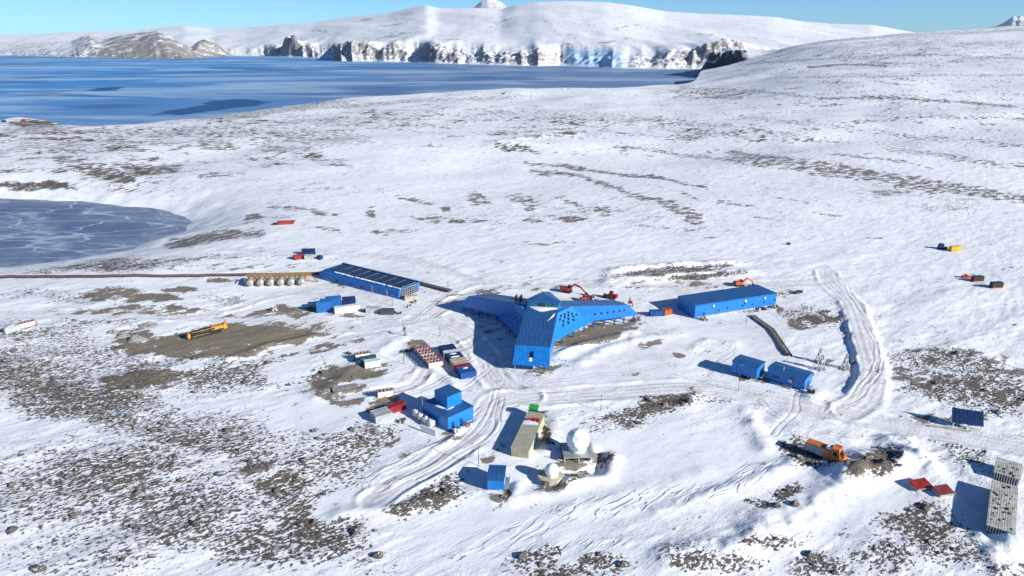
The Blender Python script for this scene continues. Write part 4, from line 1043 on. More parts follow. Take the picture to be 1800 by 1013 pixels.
def rail(mb, pts, h, w=.06, n=None):
    """guard rail along points: posts and two bars"""
    for p, q in zip(pts[:-1], pts[1:]):
        p, q = Vector(p), Vector(q); k = max(1, int((q - p).length / 1.5))
        for i in range(k + 1):
            c = p.lerp(q, i / k); mb.beam(c, c + Vector((0, 0, h)), w)
        for z in (h, h * .5): mb.beam(p + Vector((0, 0, z)), q + Vector((0, 0, z)), w)

# ------------------------------------------------------------------ long hall on the right
def hangar():
    a, rz, L = frame_px((1220.9, 560.4), (1363, 538))
    root = thing('maintenance_hall', 'long plain blue hall with low roof right of the three-armed building', 'building', (a.x, a.y, a.z - .2), rz)
    D = 14
    MB().prism_x([(0, -1.5), (D, -1.5), (D, 6.05), (.5, 6.3), (0, 6.0)], 0, L).build('wall', M['blue'], root)
    r = MB(); r.hexa([(-.2, .3, 6.32), (11, .3, 6.32), (11, D + .2, 6.08), (-.2, D + .2, 6.08), (-.2, .3, 6.5), (11, .3, 6.5), (11, D + .2, 6.25), (-.2, D + .2, 6.25)])
    r.hexa([(11.15, .3, 6.32), (L + .2, .3, 6.32), (L + .2, D + .2, 6.08), (11.15, D + .2, 6.08), (11.15, .3, 6.5), (L + .2, .3, 6.5), (L + .2, D + .2, 6.25), (11.15, D + .2, 6.25)])
    r.build('roof', M['blue_roof'], root)
    for x in (9.5, 27, 38): MB().sphere((x, -.15, 5.0), .62, 2).build('vent_hood', M['white'], root, True)
    for x, z in ((12.5, 2.1), (17, 2.6), (25.5, 2.5), (31, 2.5), (37.5, 2.5), (43.5, 2.8), (26.5, 3.3)): MB().box(x, x + .9, -.06, .1, z, z + .8).build('window', M['glass'], root)
    MB().box(4.2, 5.3, -.08, .1, .4, 2.5).build('door', M['navy'], root)
    MB().prism_x([(-.08, -1), (-.08, .9), (.1, .9), (.1, -1)], 0.3, L - .3).build('plinth', M['concrete'], root)
    s = MB()
    for i in range(4): s.box(4.0, 5.6, -.7 - i * .45, -.25 - i * .45, -1.0, .35 - i * .25)
    rail(s, [(4.0, -.2, .3), (4.0, -2.2, -.5)], .9); rail(s, [(5.6, -.2, .3), (5.6, -2.2, -.5)], .9)
    s.build('steps', M['steel'], root)
    MB().box(10.9, 11.2, -.05, .1, -1, 6.0).build('seam_cover', M['blue_roof'], root)
hangar()

# ------------------------------------------------------------------ raised cabins by the road
def raised_cabin(label, pa, pb, L, D, h, dz, extras):
    a, rz, _ = frame_px(pa, pb)
    root = thing('raised_cabin', label, 'cabin', (a.x, a.y, a.z), rz, 'raised blue cabins by the road')
    MB().prism_x([(0, dz), (D, dz), (D, dz + h * .93), (D * .5, dz + h), (0, dz + h * .93)], 0, L).build('wall', M['blue'], root)
    r = MB()
    y = D * .5
    r.hexa([(-.2, -.25, dz + h * .93), (L + .2, -.25, dz + h * .93), (L + .2, y, dz + h + .02), (-.2, y, dz + h + .02), (-.2, -.25, dz + h * .93 + .18), (L + .2, -.25, dz + h * .93 + .18), (L + .2, y, dz + h + .2), (-.2, y, dz + h + .2)])
    r.hexa([(-.2, y, dz + h + .02), (L + .2, y, dz + h + .02), (L + .2, D + .25, dz + h * .93), (-.2, D + .25, dz + h * .93), (-.2, y, dz + h + .2), (L + .2, y, dz + h + .2), (L + .2, D + .25, dz + h * .93 + .18), (-.2, D + .25, dz + h * .93 + .18)])
    r.build('roof', M['blue_roof'], root)
    for x in (.4, L * .33, L * .66, L - .4):
        for yy in (.4, D - .4):
            b = MB(); b.box(x - .15, x + .15, yy - .15, yy + .15, -1.2, dz); b.build('support_leg', M['steel'], root)
    MB().box(L - .03, L + .08, D * .38, D * .62, dz + .1, dz + 2.3).build('door', M['navy'], root)
    st = MB(); st.box(L + .02, L + 1.4, D * .3, D * .7, dz - .12, dz); rail(st, [(L + 1.35, D * .3, dz), (L + 1.35, D * .7, dz)], 1)
    for i in range(4): st.box(L + .2, L + 1.2, D * .7 + i * .35, D * .7 + .33 + i * .35, dz - .35 - i * .3, dz - .22 - i * .3)
    st.build('landing', M['steel'], root)
    extras(root, L, D, h, dz)
def ex1(root, L, D, h, dz):
    MB().box(1.8, 2.1, -.12, -.02, dz + .2, dz + h * .9).build('conduit', M['blue_soffit'], root)
def ex2(root, L, D, h, dz):
    v = MB(); v.box(8.2, 9.4, -1.0, -.02, dz + 1.6, dz + 2.9); v.cyl((8.8, -1.02, dz + 2.25), (8.8, -1.12, dz + 2.25), .45, 12); v.build('air_unit', M['steel'], root)
    v = MB(); rail(v, [(7, -1.6, dz - .3), (9.8, -1.6, dz - .3)], 1.1, .08); v.box(7, 9.8, -1.7, -.02, dz - .4, dz - .28); v.build('gantry', M['steel'], root)
    MB().box(2.0, 4.4, -.07, .02, dz + 1.4, dz + 2.2).build('window', M['glass'], root)
    MB().cyl((5.2, 1.5, dz + h * .95), (5.2, 1.5, dz + h + 1.4), .08, 8).build('vent_pipe', M['white'], root)
raised_cabin('shorter blue cabin on legs with snow gap under it beside the road', (1285, 657.5), (1327.8, 671), 9.6, 7.2, 4.6, 1.0, ex1)
raised_cabin('longer blue cabin beside the road with an air unit on its side', (1347.3, 667.5), (1413, 688), 13.7, 7.2, 4.5, .5, ex2)

# ------------------------------------------------------------------ two-storey blue block
def tower_block():
    a, rz, L = frame_px((787.7, 759), (832, 738))
    root = thing('stepped_block', 'blue flat-roofed block with a smaller blue box standing on its roof', 'building', (a.x, a.y, a.z), rz)
    Lx, Ly = 10.8, 13.5
    MB().box(0, Lx, 0, Ly, -1, 4.9).build('wall', M['blue'], root)
    MB().box(-.12, Lx + .12, -.12, Ly + .12, 4.9, 5.15).build('roof', M['blue_roof'], root)
    up = MB().box(3.4, 9.4, 4.2, 10.8, 5.15, 9.3).build('upper_box', M['blue'], root)
    MB().box(3.28, 9.52, 4.08, 10.92, 9.3, 9.5).build('roof', M['blue_roof'], up)
    sn = MB()
    for pts in ([(2.6, 4.0), (2.9, 3.5), (5.5, 3.6), (6.2, 4.1)], [(1.6, 8.5), (2.4, 5.5), (3.3, 4.4), (3.3, 9.5)]):
        c = np.mean(pts, 0); sn.add([(x, y, 5.17) for x, y in pts] + [(c[0], c[1], 5.5)], [(i, (i + 1) % 4, 4) for i in range(4)])
    sn.build('roof_snow', M['snow'], root, True)
    m = MB(); m.cyl((-.4, 12.6, 0), (-.4, 12.6, 10), .09, 8); m.beam((-.4, 12.6, 8.8), (-.4, 13.8, 8.8), .06); m.build('antenna_mast', M['steel'], root)
    for x in (1.5, 5.0): MB().box(x, x + 1.1, -.07, .02, .6, 2.7).build('door', M['navy'], root)
    f = MB(); f.cyl((1, -1.0, .4), (9.5, -1.0, .4), .16, 8); f.cyl((1, -1.4, .4), (9.5, -1.4, .4), .12, 8)
    for x in (1.5, 4, 6.5, 9): f.box(x - .1, x + .1, -1.6, -.8, -.8, .3)
    f.build('pipe_run', M['trestle'], root)
tower_block()

def white_unit(label, px, py, rz, kind):
    v = at(px, py)
    root = thing('white_equipment_unit', label, 'equipment', (v.x, v.y, v.z), rz, 'white equipment units beside the stepped block')
    MB().box(-1.1, 1.1, -.9, .9, .6, 2.2).build('cabinet', M['white'], root, bevel=.08)
    if kind == 0: MB().cyl((0, 0, 2.2), (0, 0, 2.55), .95, 14).build('fan_cowl', M['white'], root)
    elif kind == 1: MB().sphere((0, 0, 2.3), .8, 2, sq=(1, 1, .5)).build('dish_cover', M['white'], root, True)
    else: MB().box(-1.0, .2, -.8, .8, 2.2, 2.7).build('hood', M['white'], root, bevel=.05)
    l_ = MB()
    for x in (-1, 1):
        for y in (-.8, .8): l_.box(x - .07, x + .07, y - .07, y + .07, -1, .6)
    l_.build('legs', M['steel'], root)
rzb = heading((787.7, 758.6), (832, 738))
white_unit('white cabinet with hood at the far end of the row beside the stepped blue block', 733, 733, rzb, 2)
white_unit('white cabinet with round fan cowl second from the far end beside the stepped block', 741, 738.5, rzb, 0)
white_unit('white cabinet with domed cover second from the near end beside the stepped block', 750, 744, rzb, 1)
white_unit('white cabinet with fan at the near end of the row beside the stepped block', 759, 750, rzb, 0)
def unit_platform():
    a = at(740, 757); b = at(768, 768); rz = math.atan2(b.y - a.y, b.x - a.x)
    root = thing('white_retaining_wall', 'low white wall with railing below the row of white equipment units', 'wall', (a.x, a.y, a.z), rz)
    MB().box(0, 6.5, -.2, .2, -.8, 2.2).build('panel', M['white'], root)
    m = MB(); rail(m, [(0, .35, 2.1), (6.5, .35, 2.1)], 1.2); m.build('railing', M['steel'], root)
unit_platform()

# ------------------------------------------------------------------ near buildings
def beige_hall():
    a, rz, L = frame_px((929.8, 806), (958, 741))
    root = thing('beige_long_hall', 'long narrow beige metal hall with ribbed roof half buried in snow', 'building', (a.x, a.y, a.z - .3), rz)
    L = 22.6; D = 5.4
    MB().box(0, L, 0, D, -1, 3.0).build('wall', M['beige'], root)
    r = MB()
    for i in range(8):
        x0 = -.15 + i * (L + .3) / 8; x1 = x0 + (L + .3) / 8 - .06
        r.hexa([(x0, -.15, 2.95), (x1, -.15, 2.95), (x1, D + .15, 2.95), (x0, D + .15, 2.95), (x0, -.15, 3.18), (x1, -.15, 3.18), (x1, D + .15, 3.26), (x0, D + .15, 3.26)])
    r.build('roof', M['beige_roof'], root)
    f = MB()
    for i in range(14): f.box(-.22, -.1, .1 + i * .39, .24 + i * .39, 0, 3.05)
    f.build('end_ribs', M['beige'], root)
    MB().box(L + .02, L + .4, -.1, D + .1, -1, 3.5).build('end_wall', M['navy'], root)
    sn = MB(); pts = [(13.8, 5.3), (14.6, .3), (15.6, .5), (16.8, 2.6), (16.5, 5.3)]; c = np.mean(pts, 0)
    sn.add([(x, y, 3.29) for x, y in pts] + [(c[0], c[1], 3.55)], [(i, (i + 1) % 5, 5) for i in range(5)]); sn.build('roof_snow', M['snow'], root, True)
    return root, a, rz
bh, bha, bhr = beige_hall()
def on_hall(x, y, z):
    c, s = math.cos(bhr), math.sin(bhr); return (bha.x + x * c - y * s, bha.y + x * s + y * c, bha.z - .3 + z)
t = thing('red_hose_bundle', 'crumpled red bundle lying across the roof of the beige hall', 'bundle', on_hall(17.2, 2.6, 3.27), bhr)
m = MB(); rng = random.Random(5)
for i in range(9): m.sphere((rng.uniform(-.5, .5), -2.0 + i * .48, .3), rng.uniform(.35, .55), 2, .15, (1, 1.2, .7))
m.build('folds', M['red'], t, True)
m = MB(); m.sphere((-.3, -2.1, .3), .5, 2, .15, (1, 1.3, .8)); m.build('end_flap', M['orange'], t, True)
t = thing('green_skip', 'bright green tipping bin at the far end of the beige hall', 'bin', on_hall(24.4, 4.0, 1.2), bhr)
MB().hexa([(-.8, -1.2, 1.0), (.8, -1.2, 1.0), (.8, 1.2, 1.0), (-.8, 1.2, 1.0), (-1.3, -1.5, 2.9), (1.3, -1.5, 2.9), (1.3, 1.5, 2.9), (-1.3, 1.5, 2.9)]).build('tub', M['green'], t)
MB().box(-1.35, 1.35, -1.55, 1.55, 2.9, 3.05).build('lid', M['green'], t)
m = MB(); [m.box(x - .12, x + .12, y - .12, y + .12, -2.0, 1.0) for x in (-.7, .7) for y in (-1, 1)]; m.build('legs', M['dark'], t)

def blue_hut():
    a, rz, _ = frame_px((856.6, 862.5), (884, 866.5))
    root = thing('small_blue_hut', 'small blue hut with pitched roof on a bare hollow below the beige hall', 'hut', (a.x, a.y, a.z), rz)
    L, D, h = 4.6, 6.6, 3.3
    MB().prism_x([(0, .4), (D, .4), (D, h + .4), (D * .35, h + .75), (0, h)], 0, L).build('wall', M['blue'], root)
    r = MB()
    r.hexa([(-.15, -.2, h), (L + .15, -.2, h), (L + .15, D * .35, h + .8), (-.15, D * .35, h + .8), (-.15, -.2, h + .15), (L + .15, -.2, h + .15), (L + .15, D * .35, h + .95), (-.15, D * .35, h + .95)])
    r.hexa([(-.15, D * .35, h + .8), (L + .15, D * .35, h + .8), (L + .15, D + .2, h + .42), (-.15, D + .2, h + .42), (-.15, D * .35, h + .95), (L + .15, D * .35, h + .95), (L + .15, D + .2, h + .57), (-.15, D + .2, h + .57)])
    r.build('roof', M['blue_roof'], root)
    for x in (.3, L - .3):
        for y in (.3, D - .3): MB().box(x - .12, x + .12, y - .12, y + .12, -1.5, .4).build('support_leg', M['steel'], root)
    p = MB(); p.box(L + .02, L + 1.3, .6, D - .3, .25, .38); rail(p, [(L + 1.25, .6, .38), (L + 1.25, D - .3, .38)], 1.1, .08)
    p.build('side_landing', M['steel'], root)
    MB().box(L - .02, L + .07, 2.2, 3.2, .45, 2.5).build('door', M['white'], root)
blue_hut()

def radomes():
    a, rz, _ = frame_px((991, 815), (1046, 821))
    v = at(1020, 810); g = v.z
    L, D, z = 9.0, 8.2, 2.0
    p = thing('radome_platform', 'square steel platform on posts carrying the large faceted white radome', 'platform', (a.x, a.y, g), rz)
    MB().box(0, L, 0, D, z - .35, z).build('deck', M['steel'], p)
    m = MB(); rail(m, [(0, .05, z), (L, .05, z), (L, D - .05, z)], 1.0, .08); m.build('railing', M['steel'], p)
    for x in (.3, L / 2, L - .3):
        for y in (.3, D - .3): MB().box(x - .18, x + .18, y - .18, y + .18, -1.5, z - .35).build('support_leg', M['concrete'], p)
    MB().box(-.02, L * .9, D * .2, D + .6, -1.2, z - .4).build('base_room', M['dark'], p)
    c, s = math.cos(rz), math.sin(rz); x, y = L * .52, D * .52
    r = thing('large_radome', 'large faceted white radome ball on the square steel platform', 'radome', (a.x + x * c - y * s, a.y + x * s + y * c, g + z), .3)
    MB().cyl((0, 0, 0), (0, 0, 1.0), 2.6, 20).build('collar', M['white'], r)
    b = MB(); b.sphere((0, 0, 3.3), 3.6, 2); b.build('shell', M['dome'], r)
    v = at(968, 851); g = v.z
    bs = thing('round_plinth', 'low round concrete base under the small smooth white dome', 'base', (v.x, v.y + 2.0, g), 0)
    MB().prism([(3.5 * math.cos(i * math.pi / 5 + .2), 3.0 * math.sin(i * math.pi / 5 + .2)) for i in range(10)], -1, 1.4).build('drum', M['concrete'], bs)
    MB().prism([(3.7 * math.cos(i * math.pi / 5 + .2), 3.2 * math.sin(i * math.pi / 5 + .2)) for i in range(10)], 1.4, 1.62).build('rim', M['beige'], bs)
    MB().box(-2.6, -1.7, -2.95, -2.3, .1, 1.2).build('hatch', M['dark'], bs)
    r = thing('small_radome', 'small smooth white dome sitting on a low round concrete base', 'radome', (v.x + .4, v.y + 2.1, g + 1.6), 0)
    b = MB(); b.sphere((0, 0, 1.5), 2.05, 4); b.build('shell', M['dome'], r, True)
    MB().cyl((0, 0, -.02), (0, 0, .35), 1.75, 24).build('collar', M['white'], r)
radomes()

# ------------------------------------------------------------------ containers
def container(label, mat, loc, rz, L=6.06, group=None, snow=None, doors=True, name='shipping_container', h=2.59, cat='container'):
    t = thing(name, label, cat, loc, rz, group)
    b = MB(); b.box(.08, L - .08, .06, 2.38, .12, h - .06)
    n = int(L / .4)
    for i in range(n):
        x = .2 + i * (L - .4) / n; b.box(x, x + .17, 0.01, .07, .2, h - .2); b.box(x, x + .17, 2.37, 2.43, .2, h - .2)
    b.build('body', M[mat], t)
    f = MB()
    for x in (0, L - .16):
        for y in (0, 2.28): f.box(x, x + .16, y, y + .16, 0, h)
    for y in (0.005, 2.275): f.box(.16, L - .16, y, y + .155, .0, .16); f.box(.16, L - .16, y, y + .155, h - .13, h - .005)
    for x in (0.005, L - .155): f.box(x, x + .15, .16, 2.28, 0, .16); f.box(x, x + .15, .16, 2.28, h - .13, h - .005)
    f.build('frame', M[mat], t)
    if doors:
        for y0, y1 in ((.18, 1.2), (1.24, 2.26)):
            d = MB(); d.box(L - .06, L + .02, y0, y1, .18, h - .15); d.beam((L + .05, y0 + .3, .2), (L + .05, y0 + .3, h - .2), .05); d.build('door', M[mat], t)
    if snow:
        x0, x1, y0, y1 = snow; rr = random.Random(sum(map(ord, label))); s = MB()
        pts = [(x0 + (x1 - x0) * (.5 + .5 * math.cos(i * .785) * rr.uniform(.7, 1)) * 1, y0 + (y1 - y0) * (.5 + .5 * math.sin(i * .785) * rr.uniform(.75, 1))) for i in range(8)]
        c = np.mean(pts, 0); s.add([(x, y, h - .04) for x, y in pts] + [(x * .6 + c[0] * .4, y * .6 + c[1] * .4, h + .1) for x, y in pts] + [(c[0], c[1], h + .13)], [(i, (i + 1) % 8, 8 + (i + 1) % 8, 8 + i) for i in range(8)] + [(8 + i, 8 + (i + 1) % 8, 16) for i in range(8)])
        s.build('roof_snow', M['snow'], t, True)
    return t

def tank_container(label, loc, rz, group=None, base=0.0):
    t = thing('tank_container', label, 'tank', loc, rz, group)
    L, h = 6.06, 2.59
    f = MB()
    for x in (0, L - .16):
        for y in (0, 2.28): f.box(x, x + .16, y, y + .16, 0, h)
        for z in (0, h - .16): f.box(x + .003, x + .157, .16, 2.28, z + .003, z + .157)
        f.beam((x + .08, .16, .16), (x + .08, 1.2, 1.2), .1); f.beam((x + .08, 2.28, .16), (x + .08, 1.2, 1.2), .1)
    for y in (0.003, 2.283):
        for z in (0.003, h - .153): f.box(.16, L - .16, y, y + .15, z, z + .15)
    f.build('frame', M['tank_frame'], t)
    k = MB(); prof = [(1.22 + 1.06 * math.copysign(abs(math.cos(a)) ** .55, math.cos(a)), 1.38 + 1.0 * math.copysign(abs(math.sin(a)) ** .55, math.sin(a))) for a in [i * math.pi / 10 for i in range(20)]]
    k.prism_x(prof, .35, L - .35); tk = k.build('tank', M['white'], t)
    w_ = MB(); w_.box(.6, L - .6, .95, 1.5, 2.42, 2.52)
    for i in range(4): w_.box(.9 + i * 1.3, 1.5 + i * 1.3, .5, 1.9, 2.40, 2.54)
    w_.build('walkway', M['maroon'], t)
    MB().cyl((3, 1.22, 2.5), (3, 1.22, 2.75), .3, 12).build('manhole', M['steel'], tk)
    return t

def row(start, direction, n, step):
    a = at(*start); out = []
    for i in range(n):
        x, y = a.x + math.cos(direction) * step * i, a.y + math.sin(direction) * step * i
        out.append((x, y, gz(x, y) - .05))
    return out

# row of six red-framed tanks
RZ = R(21)
words = ['nearest of the six red-framed white tanks in the long row', 'second red-framed white tank from the near end of the row of six', 'third red-framed white tank from the near end of the row of six',
         'fourth red-framed white tank from the near end of the row of six', 'fifth red-framed white tank from the near end, next to the farthest of six', 'farthest of the six red-framed white tanks, by the bare brown patch']
for wd, p in zip(words, row((753, 649.5), R(118), 6, 2.75)): tank_container(wd, p, RZ, 'row of red-framed white tanks')
spec = [('cont_blue', 'clean blue container at the near end of the container row', None), ('cont_blue', 'blue container with a snow patch on top, second from the near end', (1.8, 4.4, .3, 2.1)),
        ('cont_red', 'dark red container squeezed between blue and beige ones in the row', None), ('cont_beige', 'beige container directly behind the dark red one in the row', None), ('cont_beige', 'rear beige container touching the snow-covered blue one in the row', None),
        ('cont_navy', 'dark blue container with a broad snow cover in the middle of the row', (.5, 5.0, .2, 2.2)), ('cont_navy', 'dark blue container behind the snow-covered one in the row', (1.2, 4.8, .5, 2.0)),
        ('cont_white', 'white-roofed container third from the far end of the container row', None), ('cont_navy', 'dark blue container second from the far end of the container row', None), ('cont_navy', 'dark blue container at the far end of the container row', None)]
for (mt, wd, sn), p in zip(spec, row((810.4, 667.5), R(113.5), 10, 2.72)): container(wd, mt, p, RZ, group='row of mixed containers beside the tanks', snow=sn)

def cpx(label, mat, pa, pb, **k):
    a, rz, _ = frame_px(pa, pb); return container(label, mat, (a.x, a.y, a.z - .05), k.pop('rz', rz), **k)
# cluster with the teal one
a, rz, _ = frame_px((641.7, 648.5), (666.3, 644.2))
rz = R(21)
container('clean white container at the front of the trio with the teal one', 'cont_white', (a.x, a.y, a.z), rz)
def behind(a, rz, d, s=0): return (a.x - math.sin(rz) * d + math.cos(rz) * s, a.y + math.cos(rz) * d + math.sin(rz) * s, gz(a.x - math.sin(rz) * d + math.cos(rz) * s, a.y + math.cos(rz) * d + math.sin(rz) * s) - .05)
container('dark teal container between the white container and a red-framed tank', 'cont_teal', behind(a, rz, 3.2, -.9), rz)
tank_container('single red-framed white tank behind the teal container', behind(a, rz, 7.6, -2.4), rz)
a, rz, _ = frame_px((663.4, 702), (694, 696.5))
tank_container('lone red-framed white tank on bare ground near the red container', (a.x, a.y, a.z - .05), R(20))
# grey pair, red one
a, rz, _ = frame_px((660.8, 746), (692, 736.5)); rz = R(32)
container('front one of two pale grey containers standing side by side near the red container', 'cont_grey', (a.x, a.y, a.z), rz)
container('rear one of two pale grey containers standing side by side near the red container', 'cont_grey', behind(a, rz, 2.5, -.1), rz)
container('deep red container squeezed behind the pale grey pair', 'cont_red', behind(a, rz, 3.2, 6.4), R(40))
# by the power plant
a, rz, _ = frame_px((557, 551), (585, 549)); rz = R(14)
for i, (d, s, z, wd) in enumerate([(0, 0, 0, 'lower front blue container in the stacked blue block near the plant hall'), (0, 0, 2.6, 'upper front blue container in the stacked blue block near the plant hall'),
                       (2.6, 1.6, 0, 'lower middle blue container in the stacked block near the plant hall'), (2.6, 1.6, 2.6, 'upper middle blue container in the stacked block near the plant hall'), (5.2, 4.2, 0, 'lower rear blue container in the stacked block near the plant hall'), (5.2, 4.2, 2.6, 'upper rear blue container in the stacked block near the plant hall')]):
    p = behind(a, rz, d, s); p = (p[0], p[1], gz(a.x, a.y) + z); container(wd, 'azure', p, rz, group='stacked blue containers near the plant hall', L=7.0)
p = behind(a, rz, 5.4, 11.6); container('nearly black container beside the stacked blue block near the plant hall', 'cont_navy', (p[0], p[1], gz(a.x, a.y) + .8), rz, h=3.4)
a, rz, _ = frame_px((589, 553), (626, 545)); container('long white cabin right of the stacked blue containers', 'cont_white', (a.x, a.y, a.z), R(24), L=11.5, h=3.0, doors=False, name='site_cabin', cat='cabin')
a, rz, _ = frame_px((643, 551), (668, 551)); container('pale grey container between the white cabin and the slate one', 'cont_grey', (a.x, a.y, a.z), R(3), L=6.6)
a, rz, _ = frame_px((669, 554), (692, 555)); container('slate grey container with dark ribs near the road junction', 'cont_slate', (a.x, a.y, a.z), R(-4), L=6.06)
a, rz, _ = frame_px((712, 529), (736, 523)); container('low beige store at the solar end of the plant hall', 'cont_beige', (a.x, a.y, a.z), R(18), L=6.06, h=2.0, doors=False, name='store_box', cat='store')
# far group
a, rz, _ = frame_px((518, 458), (528, 453)); container('red container at the snow edge beyond the plant hall', 'cont_red', (a.x, a.y, a.z), R(38), L=6.06)
a2 = at(527, 452); container('blue container behind the red one beyond the plant hall', 'cont_navy', (a2.x, a2.y + 4, gz(a2.x, a2.y)), R(5), L=7.5, h=3.2)
a2 = at(535, 457); container('pale green container right of the red one beyond the plant hall', 'cont_grey', (a2.x, a2.y, a2.z), R(8), L=5)
a2 = at(556, 456); container('short dark blue box at the right of the distant red container', 'cont_navy', (a2.x, a2.y, a2.z), R(-30), L=3, doors=False, name='storage_box', cat='box', h=2)
# by the hall
a2 = at(1143, 557); container('blue container left of the orange one by the long hall', 'cont_blue', (a2.x, a2.y, a2.z), R(6), L=6.06)
a2 = at(1168, 556); container('orange container with open top load by the long hall', 'cont_orange', (a2.x, a2.y, a2.z), R(30), L=4.5)
# left edge
a, rz, _ = frame_px((36.5, 580), (63, 573)); tank_container('weathered red-framed white tank at the left edge of the snowfield', (a.x, a.y, a.z), rz)
a, rz, _ = frame_px((10, 588), (33, 581)); container('pale grey container with snowy roof beside the tank at the left edge', 'cont_grey', (a.x, a.y, a.z), rz, snow=(.6, 5.2, .3, 2.1))

# ------------------------------------------------------------------ sleds on the right
def sled_box(name, label, cat, mat, px, py, rz, L, h, group=None, body=True):
    v = at(px, py); t = thing(name, label, cat, (v.x, v.y, v.z), rz, group)
    for y in (.3, 2.1):
        r = MB(); r.prism_y([(-.3, .45), (0, 0), (L, 0), (L, .2), (.1, .2), (-.1, .5)], y - .12, y + .12); r.build('runner', M['orange'], t)
    d = MB(); d.box(-.1, L + .1, 0, 2.4, .3, .5)
    for x in (.5, L / 2, L - .5): d.box(x - .1, x + .1, .2, 2.2, .15, .3)
    d.build('deck', M['orange'], t)
    if body:
        b = MB(); b.box(.05, L - .05, .05, 2.35, .5, .5 + h)
        n = int(L / .5)
        for i in range(n): b.box(.15 + i * L / n, .32 + i * L / n, 0, .06, .6, .4 + h)
        b.build('box', M[mat], t)
    return t
sled_box('cargo_sled', 'bright yellow boxed sled parked alone on the right snow slope', 'sled', 'cont_yellow', 1672, 443, R(12), 6.8, 2.6)
v = at(1652, 439)
t = thing('snow_tractor', 'dark blue tracked snow tractor hitched to the yellow sled', 'tractor', (v.x, v.y, v.z), R(5))
MB().box(0, 4.8, .2, 2.6, .7, 1.8).build('hull', M['navy'], t); MB().box(.3, 2.6, .3, 2.5, 1.8, 3.3).build('cab', M['navy'], t)
MB().box(.6, 2.3, .22, .3, 2.2, 3.0).build('window', M['glass'], t); MB().box(2.9, 4.6, .5, 2.3, 1.8, 2.6).build('load', M['white'], t)
for y in (0, 2.2): MB().prism_y([(.1, .5), (.6, 0), (4.2, 0), (4.8, .5), (4.5, 1.0), (.4, 1.0)], y, y + .6).build('track', M['rubber'], t)
t = sled_box('flat_sled', 'small red-orange flat sled left of the two dark boxed sleds', 'sled', 'orange', 1693, 489, R(-10), 3.6, 1, None, False)
m = MB(); rr = random.Random(4)
for i in range(5): m.box(i * .7, i * .7 + .6, rr.uniform(.1, .5), rr.uniform(1.6, 2.3), .5, rr.uniform(1.0, 2.0))
m.build('load', M['orange'], t)
sled_box('cargo_sled', 'dark boxed sled nearer the small red sled on the right slope', 'sled', 'cont_dark', 1711, 496.5, R(8), 6.0, 2.4, 'dark boxed sleds')
sled_box('cargo_sled', 'outermost dark boxed sled at the far right of the slope', 'sled', 'cont_dark', 1744, 508, R(8), 6.0, 2.6, 'dark boxed sleds')

# ------------------------------------------------------------------ fuel tanks in their yellow frame
def fuel_tanks():
    a = at(440, 505); b = at(530, 503)
    rz = math.atan2(b.y - a.y, b.x - a.x); n = 6; step = math.hypot(b.x - a.x, b.y - a.y) / 5.0
    kinds = ['leftmost', 'second', 'third', 'fourth', 'fifth', 'rightmost']
    for i in range(6):
        x, y = a.x + math.cos(rz) * step * i, a.y + math.sin(rz) * step * i; g = gz(x, y)
        wd = {0: 'silver fuel tank at the left end of the six under the yellow gantry', 5: 'silver fuel tank at the right end of the six, nearest the plant hall'}.get(i, f'{kinds[i]} silver fuel tank from the left in the row of six under the gantry')
        t = thing('fuel_tank', wd, 'tank', (x, y, g), rz + R(6), 'silver fuel tanks under the yellow gantry')
        m = MB(); r = 1.75
        prof = [(-.75, .02), (-.68, .4), (-.45, .75), (-.1, 1.0), (9.5, 1.0), (9.7, .75), (9.8, .3)]; seg = 20
        vs = [(r * k * math.cos(2 * math.pi * j / seg), yy, 2.2 + r * k * math.sin(2 * math.pi * j / seg)) for yy, k in prof for j in range(seg)]
        fs = [(p * seg + j, p * seg + (j + 1) % seg, (p + 1) * seg + (j + 1) % seg, (p + 1) * seg + j) for p in range(len(prof) - 1) for j in range(seg)] + [tuple(range(seg)), tuple(reversed(range(6 * seg, 7 * seg)))]
        m.add(vs, fs); sh = m.build('shell', M['tank'], t, True)
        MB().cyl((0, 3, 3.8), (0, 3, 4.15), .45, 12).build('manhole', M['steel'], sh)
        for yy in (1.5, 7.5): MB().box(-1.5, 1.5, yy, yy + .5, -.8, 1.0).build('saddle', M['concrete'], t)
    t = thing('tank_gantry', 'yellow walkway gantry running over the six silver fuel tanks', 'gantry', (a.x, a.y, gz(a.x, a.y)), rz)
    Lg = step * 5 + 5
    d = MB(); d.box(-2.5, Lg - 1, 4.2, 6.2, 3.95, 4.15); d.build('walkway', M['ochre'], t)
    r = MB(); rail(r, [(-2.5, 4.2, 4.15), (Lg - 1, 4.2, 4.15)], 1.1, .12); rail(r, [(-2.5, 6.2, 4.15), (Lg - 1, 6.2, 4.15)], 1.1, .12); r.build('railing', M['ochre'], t)
    for i in range(7):
        x = -2.5 + i * step
        p = MB(); p.box(x - .15, x + .15, .8, 1.1, -.8, 3.95); p.box(x - .15, x + .15, 6.5, 6.8, -.8, 3.95); p.box(x - .12, x + .12, .8, 6.8, 3.6, 3.95); p.build('post', M['ochre'], t)
    s = MB(); [s.box(Lg - 1 + j * .35, Lg - .65 + j * .35, 4.2, 6.2, 3.6 - j * .35, 3.75 - j * .35) for j in range(10)]; s.build('stairs', M['ochre'], t)
fuel_tanks()

